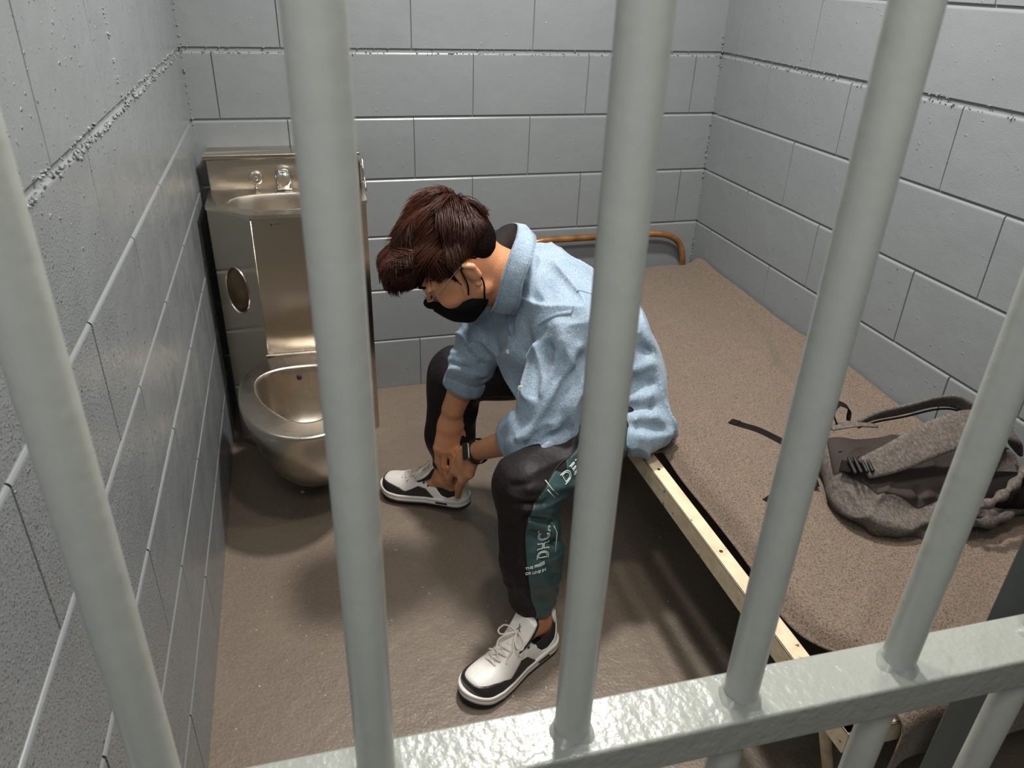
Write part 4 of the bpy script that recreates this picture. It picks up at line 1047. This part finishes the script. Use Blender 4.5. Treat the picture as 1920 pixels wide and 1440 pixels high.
def band_solid(name, prof, mt, par, xf, top_fn):
    """stack of outline rings: prof = list of (grow, zfn)"""
    V = []; F = []; n = None
    for g_, zf in prof:
        o = foot_outline(g_); n = len(o)
        for x, y in o: V.append(xf((x, y, zf(x))))
    for r in range(len(prof) - 1):
        for k in range(n): k2 = (k + 1) % n; F.append((r * n + k, r * n + k2, (r + 1) * n + k2, (r + 1) * n + k))
    F.append(tuple(range(n))[::-1]); F.append(tuple((len(prof) - 1) * n + k for k in range(n)))
    return mesh_obj(name, V, F, mt, par)
def upper_h(x):      # height of the vamp/tongue line along the foot
    return np.interp(x, [0, .03, .075, .105, .125, .16, .20, .235, .27, .29], [.088, .085, .080, .092, .100, .094, .078, .069, .060, .052])
def make_upper():
    secs = []
    P = []
    # stacked rounded sections along x
    prims = []
    xs = [.034, .06, .09, .12, .15, .18, .21, .238, .256]
    for i in range(len(xs) - 1):
        pass
    def f(P):
        x = np.clip(P[:, 0], 0, LS); h = upper_h(x); y = P[:, 1]
        cy = (halfs(x, 1) - halfs(x, -1)) / 2; w_ = np.maximum((halfs(x, 1) + halfs(x, -1)) / 2 - .002, .002)
        z0 = .022 + toe_spring(x) * .9
        hh = np.maximum(h + toe_spring(x) - z0, .01)
        zz = (P[:, 2] - z0) / hh
        tall = np.clip((.19 - x) / .06, 0, 1)          # squarer, narrower sections over the instep and heel
        wz = w_ * (1 - .16 * tall * np.clip(zz, 0, 1) ** 1.2 - .10 * np.clip(zz, 0, 1) * (1 - tall))
        e = 2.6 - .4 * tall
        r = (np.abs((y - cy) / wz) ** e + np.abs(np.clip(zz, 0, 9)) ** (e + 1.2 * tall)) ** (1 / e)
        d = (r - 1) * np.minimum(w_, hh) * .8
        d = np.maximum(d, z0 - .006 - P[:, 2])
        d = np.maximum(d, -P[:, 0] + .002); return smax(d, P[:, 0] - LS + .010, .018)
    return f
fu0 = make_upper()
# opening for the ankle
fop = union([cone((.045, 0, .085), (.040, 0, .16), .026, .028), cone((.085, 0, .085), (.082, 0, .16), .026, .028), cone((.045, 0, .06), (.09, 0, .06), .024, .024)], .02)
fopb = union([cone((.045, 0, .085), (.040, 0, .16), .034, .040), cone((.085, 0, .088), (.082, 0, .16), .034, .042)], .02)
def fu(P): return smax(fu0(P), -fop(P), .004)
def colline(P):      # region of the black padded collar: scooped line along the side
    x = P[:, 0]; zl = np.interp(x, [0, .012, .03, .055, .075, .088, .095, .11], [.080, .070, .048, .037, .041, .056, .095, .14]); return zl - P[:, 2]
def mudline(P):     # top line of the black toe guard
    x = P[:, 0]; zl = np.interp(x, [.08, .105, .125, .150, .172, .19, .21, .235, .262, .29], [.022, .036, .058, .064, .052, .044, .052, .056, .058, .058]); return P[:, 2] - zl - toe_spring(x) * .5
def toecap_cut(P):   # white vamp inside the toe guard
    return -(ell((.218, 0, .075), (.052, .036, .045))(P))
def make_shoe(name, xf, inv, label_part, mirror, parent):
    """xf: local->world for a point array (n,3); part meshes are built in local space and mapped"""
    E_ = empty(name, (0, 0, 0)); E_.parent = parent
    def sol(nm, f, lo, hi, h, mt, par=None):
        V, F = nets(f, lo, hi, h, 1); V = V * A3((1, mirror, 1)); 
        if mirror < 0: F = F[:, ::-1]
        return mesh_obj(nm, xf(V), F, mt, par or E_)
    def line(nm, L, r, mt, par=None, n=7):
        return multi_tube(nm, [[tuple(q) for q in xf(np.array([(p[0], p[1] * mirror, p[2]) for p in l]))] for l in L], r, mt, par or E_, n)
    px_ = lambda p: tuple(xf(np.array([(p[0], p[1] * mirror, p[2])]))[0])
    ts = toe_spring
    band_solid('outsole', [(-.004, lambda x: 0 + ts(x) * .3), (.0015, lambda x: .003 + ts(x) * .3), (.0030, lambda x: .009 + ts(x) * 1.0), (-.002, lambda x: .011 + ts(x))], M_blackr, E_, px_, None)
    band_solid('midsole', [(-.002, lambda x: .009 + ts(x)), (.0028, lambda x: .0105 + ts(x)), (.0030, lambda x: .019 + ts(x)), (.0014, lambda x: .0205 + ts(x)), (.0030, lambda x: .022 + ts(x)), (.0028, lambda x: .0285 + ts(x) + .004 * math.exp(-((x - .02) / .06) ** 2)), (.0005, lambda x: .031 + ts(x) + .004 * math.exp(-((x - .02) / .06) ** 2)), (-.006, lambda x: .030 + ts(x))], M_mid, E_, px_, None)
    for sd_ in (1, -1):
        ys = (halfs(.075, sd_) + .0018) * sd_
        sol('midsole_slot', rbox((.075, ys, .0175), (.020, .002, .0032), .0015), (.05, ys - .006, .008), (.10, ys + .006, .028), .0014, M_dark)
    lo, hi = (-.005, -.062, .010), (.295, .062, .13)
    sol('upper', lambda P: smax(fu(P), -black_zone(P), .003), lo, hi, .0022, M_leather)
    sol('collar_lining', lambda P: np.minimum(smax(fu(P) + .0010, black_zone(P) - .002, .003), smax(np.abs(fop(P)) - .0022, fu0(P) + .001, .001)), lo, hi, .0018, M_lining)
    sol('toe_guard', lambda P: smax(smax(fu0(P) - .0022, mudline(P), .002), .10 - P[:, 0], .004), lo, hi, .0018, M_black)
    sol('heel_tab', smaxf([fu_shell(.0022), lambda P: P[:, 0] - .016, lambda P: np.abs(P[:, 1]) - .016, lambda P: .035 - P[:, 2], lambda P: P[:, 2] - .100]), lo, hi, .0020, M_leather)
    # tongue: a padded leaf rising from the instep
    tg = [(.150, 0, .083), (.125, 0, .099), (.108, 0, .116), (.098, 0, .134)]
    ft = union([fcone(tg[i], tg[i + 1], .030 + .002 * i, .032 + .002 * i, (.75, 0, .65), .17) for i in range(3)], .01)
    def ftong(P): return smax(smax(ft(P), P[:, 2] - .142 + .6 * np.abs(P[:, 1]) ** 1.0 * .35, .003), np.abs(P[:, 1]) - .033, .004)
    tg_o = sol('tongue', ftong, (.07, -.045, .07), (.19, .045, .15), .0020, M_leather)
    sol('tongue_lining', lambda P: ftong(P + A3((.0045, 0, .0022))) - .0008, (.06, -.045, .07), (.18, .045, .15), .0020, M_lining)
    # small leaping figure mark on the tongue: thin limbs
    def tp_(a, b): q = A3((.1175, a, .117 + b * .80)); q[0] -= b * .62; return q + A3((.75, 0, .65)) * .0068
    line('tongue_mark', [[tp_(0, .004), tp_(0, 0.000)], [tp_(0, 0), tp_(.006, -.005), tp_(.009, -.006)], [tp_(0, 0), tp_(-.003, -.006), tp_(-.004, -.010)], [tp_(0, .003), tp_(.005, .005)], [tp_(0, .003), tp_(-.003, .009)]], .0009, M_black, tg_o, 5)
    # eyelets
    eye = []
    EY = [(.210, .016, 0), (.196, .018, 0), (.180, .0195, 0), (.164, .0225, 0), (.148, .025, 0), (.132, .027, 0), (.118, .029, 0)]
    def on_u(x, y):
        z = .14
        for _ in range(60):
            v = float(fu0(np.array([[x, y, z]]))[0]) 
            if v < .0004: break
            z -= max(v * .5, .0004)
        return A3((x, y, z))
    lz = []
    prev = None
    pts_ = [(on_u(x, y), on_u(x, -y)) for x, y, _ in EY]
    for a, b in pts_[-2:]:
        for q in (a, b):
            sol('eyelet', ell(q + A3((0, 0, -.001)), (.0036, .0036, .0036)), q - .006, q + .006, .0012, M_dark)
    lift = A3((.002, 0, .0045))
    L = []
    for i in range(len(pts_) - 1):
        a, b = pts_[i]; c, d_ = pts_[i + 1]
        m1 = (a + d_) / 2 + A3((0, 0, .0075)); m2 = (b + c) / 2 + A3((0, 0, .0105))
        L.append(catmull([a, a * .6 + d_ * .4 + lift, m1, d_ + lift * .4], 5)); L.append(catmull([b, b * .6 + c * .4 + lift, m2, c + lift * .4], 5))
    a, b = pts_[0]; L.append(catmull([a, (a + b) / 2 + A3((0, 0, .006)), b], 5))
    kx = A3((.128, 0, .112))
    for s in (1, -1):
        L.append(catmull([pts_[-1][0 if s > 0 else 1], pts_[-1][0 if s > 0 else 1] * .4 + kx * .6 + A3((.004, 0, .004)), kx], 5))
        L.append(catmull([kx, kx + A3((.006, .016 * s, .008)), kx + A3((.010, .034 * s, .002)), kx + A3((.022, .040 * s, -.010)), kx + A3((.026, .026 * s, -.010)), kx + A3((.012, .008 * s, -.001)), kx], 6))
        L.append(catmull([kx, kx + A3((.018, .010 * s, -.002)), kx + A3((.036, .022 * s, -.016)), kx + A3((.052, .020 * s + .004, -.030)), kx + A3((.060, .030 * s, -.036))], 5))
    line('laces', L, .0021, M_lace)
    return E_
def black_zone(P):
    # padded collar behind the eyelets and above the scooped line (negative inside)
    return smax(colline(P), P[:, 0] - .098, .003)
def fu_shell(g_): return lambda P: fu0(P) - g_
def smaxf(fs):
    def f(P):
        d = fs[0](P)
        for g_ in fs[1:]: d = smax(d, g_(P), .002)
        return d
    return f
def frame(heel, toe, roll=0.0):
    h = A3(heel); X_ = A3(toe) - h; X_ /= np.linalg.norm(X_); Yv = np.cross(A3((0, 0, 1)), X_); Yv /= np.linalg.norm(Yv); Zv = np.cross(X_, Yv)
    Mx = np.stack([X_, Yv, Zv])
    return (lambda V: h + np.asarray(V, float) @ Mx), None

xfN, _ = frame((.797, -1.372, 0.0), (.541, -1.508, 0.0)); make_shoe('sneaker', xfN, None, None, 1, person)
xfF, _ = frame((.705, -.838, .030), (.452, -.668, 0.004)); make_shoe('sneaker', xfF, None, None, -1, person)

# ---------------------------------------------------------------- backpack on the blanket
M_heather = mat('grey_heather', (0.070, 0.058, 0.050), 0.9, noise=[(200, 0.16, (0.19, 0.160, 0.138), 3, (1, .5, 1)), (600, 0.2, (0.07, 0.06, 0.055), 2)], bump=[(500, 0.0008, 2), (40, 0.002, 3)], spec=0.2)
M_bagpanel = mat('dark_brown_panel', (0.030, 0.022, 0.019), 0.75, bump=[(22, 0.004, 3), (400, 0.0004, 2)], spec=0.25)
M_web = mat('black_webbing', (0.009, 0.0065, 0.006), 0.8, spec=0.1, bump=[(500, 0.0006, 2)])
BO = A3((1.56, -1.56, .452))
BP = empty('backpack', tuple(BO), label='grey heather backpack lying on its front on the brown blanket, straps facing up', cat='backpack')
def bobj(name, f, lo, hi, h, mt, par=None, sm=1):
    V, F = nets(f, lo, hi, h, sm); return mesh_obj(name, V - BO, F, mt, par or BP)
ex = A3((.985, -.17, 0)); ey = A3((.17, .985, 0)); ez = A3((0, 0, 1))
bagp = [(rbox((1.585, -1.555, .500), (.225, .112, .046), .04, (ex, ey, ez)), 0), (ell((1.45, -1.600, .492), (.13, .105, .042)), .05), (ell((1.62, -1.640, .490), (.15, .080, .038)), .04),
        (cone((1.375, -1.56, .515), (1.43, -1.46, .512), .030, .030), .03), (cone((1.375, -1.665, .474), (1.50, -1.690, .474), .018, .018), .03)]
fb0 = union(bagp, .03)
bfold = []
for q, wd, h in (([(1.355, -1.63, .53), (1.40, -1.68, .52), (1.46, -1.69, .53), (1.52, -1.68, .55)], .012, -.010), ([(1.36, -1.66, .50), (1.42, -1.70, .49), (1.48, -1.70, .51), (1.53, -1.70, .54)], .010, .008),
                 ([(1.455, -1.68, .56), (1.45, -1.69, .53), (1.475, -1.70, .51)], .008, -.012), ([(1.40, -1.66, .55), (1.455, -1.69, .55), (1.51, -1.69, .545)], .010, .008),
                 ([(1.34, -1.60, .53), (1.36, -1.64, .50), (1.40, -1.70, .48)], .010, .006), ([(1.44, -1.72, .50), (1.50, -1.72, .485), (1.54, -1.71, .50)], .008, -.008)):
    bfold.append(([tuple(project(fb0, A3(p) - A3((.4, .8, -.45)) * .15, (.4, .8, -.45), .5)) for p in q], wd, h))
def exb(Q):
    a_ = np.clip(1 - np.abs(vnoise(Q, 16, 51)) * 2.2, 0, 1) ** 2
    return .003 * vnoise(Q, 22, 52) + .006 * a_ - .003
fb1 = with_folds(fb0, bfold, exb)
cav = union([(ell((1.70, -1.635, .565), (.115, .060, .055), (ex, ey, ez)), 0), (ell((1.76, -1.62, .55), (.06, .06, .06)), .02)], .02)
def fbag(P): return smax(smax(fb1(P), -cav(P), .006), .4535 - P[:, 2], .003)
bobj('bag_body', fbag, (1.28, -1.78, .44), (1.81, -1.38, .60), .0035, M_heather)
# dark back panel sheet on top
pnl = [(1.345, -1.545), (1.405, -1.425), (1.60, -1.448), (1.785, -1.465), (1.80, -1.56), (1.66, -1.585), (1.56, -1.665), (1.46, -1.672), (1.385, -1.632)]
def poly_d(P2, poly):
    best = np.full(len(P2), 1e9); ins = np.zeros(len(P2), bool)
    for i in range(len(poly)):
        a = A3(poly[i]); b = A3(poly[(i + 1) % len(poly)]); e = b - a; w_ = P2 - a; t = np.clip((w_ @ e) / (e @ e), 0, 1)
        best = np.minimum(best, np.linalg.norm(w_ - t[:, None] * e, axis=1))
        c = ((a[1] > P2[:, 1]) != (b[1] > P2[:, 1])) & (P2[:, 0] < (b[0] - a[0]) * (P2[:, 1] - a[1]) / (b[1] - a[1] + 1e-12) + a[0]); ins ^= c
    return np.where(ins, -best, best)
def fpn(P):
    d = fbag(P) - .0030; d = smax(d, poly_d(P[:, :2], pnl), .002); d = smax(d, .505 - P[:, 2], .002); return d
bobj('back_panel', fpn, (1.28, -1.76, .48), (1.81, -1.38, .60), .0032, M_bagpanel)
def ribbon(name, path, wdir, wid, th, mt, par=None, quilt=0.0, n=8, seg=10, cresc=0.0):
    """padded strap: closed cross-section swept along a path"""
    C = catmull(path, n); V = []; F = []; m_ = len(C); K = 2 * seg
    W_ = wid if callable(wid) else (lambda t: wid); Wd = wdir if callable(wdir) else (lambda t: A3(wdir))
    for i, c in enumerate(C):
        t = C[min(i + 1, m_ - 1)] - C[max(i - 1, 0)]; t = t / np.linalg.norm(t); s = i / (m_ - 1)
        w_ = Wd(s); w_ = w_ - t * (w_ @ t); w_ /= np.linalg.norm(w_); nn = np.cross(w_, t)
        if nn[2] < 0: nn = -nn
        hw = W_(s) / 2
        for k in range(K):
            if k < seg: u = -1 + 2 * k / (seg - 1); sg_ = 1
            else: u = 1 - 2 * (k - seg) / (seg - 1); sg_ = -1
            p = th / 2 * (1 - abs(u) ** 6 * .55)
            if quilt and sg_ > 0: p -= quilt * math.exp(-((u - .05) / .06) ** 2) + quilt * .7 * math.exp(-((abs(u) - .86) / .05) ** 2)
            V.append(c + w_ * (u * hw) + nn * p * sg_ - BO)
    for i in range(m_ - 1):
        for k in range(K): k2 = (k + 1) % K; F.append((i * K + k, i * K + k2, (i + 1) * K + k2, (i + 1) * K + k))
    F.append(tuple(range(K))[::-1]); F.append(tuple((m_ - 1) * K + k for k in range(K)))
    return mesh_obj(name, np.array(V), F, mt, par or BP)
near = [(1.372, -1.590, .572), (1.43, -1.600, .598), (1.498, -1.600, .625), (1.554, -1.600, .642), (1.616, -1.598, .650), (1.68, -1.600, .640), (1.735, -1.60, .610), (1.770, -1.59, .565)]
s1 = ribbon('shoulder_strap', near, (-.12, .86, .50), lambda t: .046 + .030 * math.sin(math.pi * min(1, t * 1.1)) ** .8, .011, M_heather, quilt=.0022)
far_ = [(1.505, -1.405, .556), (1.545, -1.415, .577), (1.602, -1.434, .598), (1.677, -1.440, .612), (1.735, -1.444, .604), (1.775, -1.465, .580), (1.785, -1.48, .55)]
s2 = ribbon('shoulder_strap', far_, (.05, -.35, .95), lambda t: .018 + .020 * math.sin(math.pi * t), .009, M_heather)
ribbon('strap_edge', [(p[0], p[1] - .003, p[2] - .012 - .008 * math.sin(math.pi * i / 6)) for i, p in enumerate(far_)], (0, -.2, .98), .004, .004, M_web, s2)
# webbing tails
ribbon('webbing_strap', [(x_, y_, blanket_z(x_, y_) + dz_) for x_, y_, dz_ in ((1.312, -1.194, .004), (1.33, -1.22, .004), (1.352, -1.25, .004), (1.37, -1.29, .004), (1.385, -1.329, .006), (1.402, -1.40, .016))] + [(1.40, -1.45, .515), (1.40, -1.50, .553)], lambda s: A3((.88, .475, 0)) * (1 - s) + A3((.95, -.1, 0)) * s, .027, .0024, M_web)
ribbon('strap_end_fold', [(1.310, -1.192, blanket_z(1.31, -1.192) + .006), (1.322, -1.210, blanket_z(1.322, -1.21) + .006)], (.88, .475, 0), .027, .003, M_web)
ribbon('webbing_strap', [(x_, y_, blanket_z(x_, y_) + .004) for x_, y_ in ((1.213, -1.515), (1.25, -1.50), (1.28, -1.49), (1.31, -1.485))] + [(1.352, -1.50, .475)], (-.3, .95, 0), .020, .0024, M_web)
ribbon('webbing_strap', [(1.345, -1.555, .560), (1.365, -1.580, .570), (1.392, -1.592, .580)], (.2, .95, .3), .028, .004, M_web)
ribbon('webbing_loop', [(1.455, -1.395, .552), (1.445, -1.385, .580), (1.462, -1.375, .595), (1.485, -1.385, .585), (1.482, -1.398, .560)], (.35, .9, 0), .026, .003, M_web)
# buckle: ladder slider
for k in range(4):
    c = A3((1.352 + .010 * k, -1.578 - .004 * k, .575 + .003 * k))
    bobj('buckle_bar', cone(c + A3((.004, .018, .005)), c - A3((.004, .018, .005)), .0042, .0042), c - .03, c + .03, .0015, M_blackr)
# heather patch tabs and side pocket mouth
ribbon('strap_anchor', [(1.43, -1.405, .552), (1.48, -1.418, .562), (1.53, -1.430, .560)], (.1, -.9, .2), .030, .006, M_heather)
bobj('pocket_edge', smaxf([lambda P: np.abs(fbag(P) - .001) - .0016, lambda P: np.abs((P - A3((1.49, -1.64, 0))) @ A3((.6, .8, 0))) - .022, lambda P: np.abs((P - A3((1.49, -1.64, 0))) @ A3((.8, -.6, 0))) - .020, lambda P: .53 - P[:, 2]]), (1.44, -1.70, .50), (1.54, -1.58, .60), .0022, M_heather)
# the two rolled rims of the open main compartment
r1 = catmull([(1.545, -1.715, .535), (1.575, -1.725, .550), (1.63, -1.712, .566), (1.70, -1.678, .578), (1.77, -1.64, .572)], 10)
r2 = catmull([(1.54, -1.712, .498), (1.60, -1.720, .492), (1.66, -1.708, .496), (1.735, -1.675, .512), (1.79, -1.64, .52)], 10)
tube('opening_rim', [p - BO for p in r1], [.009 + .003 * math.sin(i * .9) for i in range(len(r1))], M_heather, BP, 12)
tube('opening_rim', [p - BO for p in r2], [.011 + .003 * math.sin(i * .7 + 1) for i in range(len(r2))], M_heather, BP, 12)
tube('zip_tape', [p - BO + A3((0, .008, .006)) for p in r2], .0035, M_web, BP, 8)
lining = union([(ell((1.68, -1.665, .520), (.13, .050, .034), (ex, ey, ez)), 0)], .01)
bobj('dark_lining', lining, (1.53, -1.73, .46), (1.82, -1.58, .57), .004, M_web)
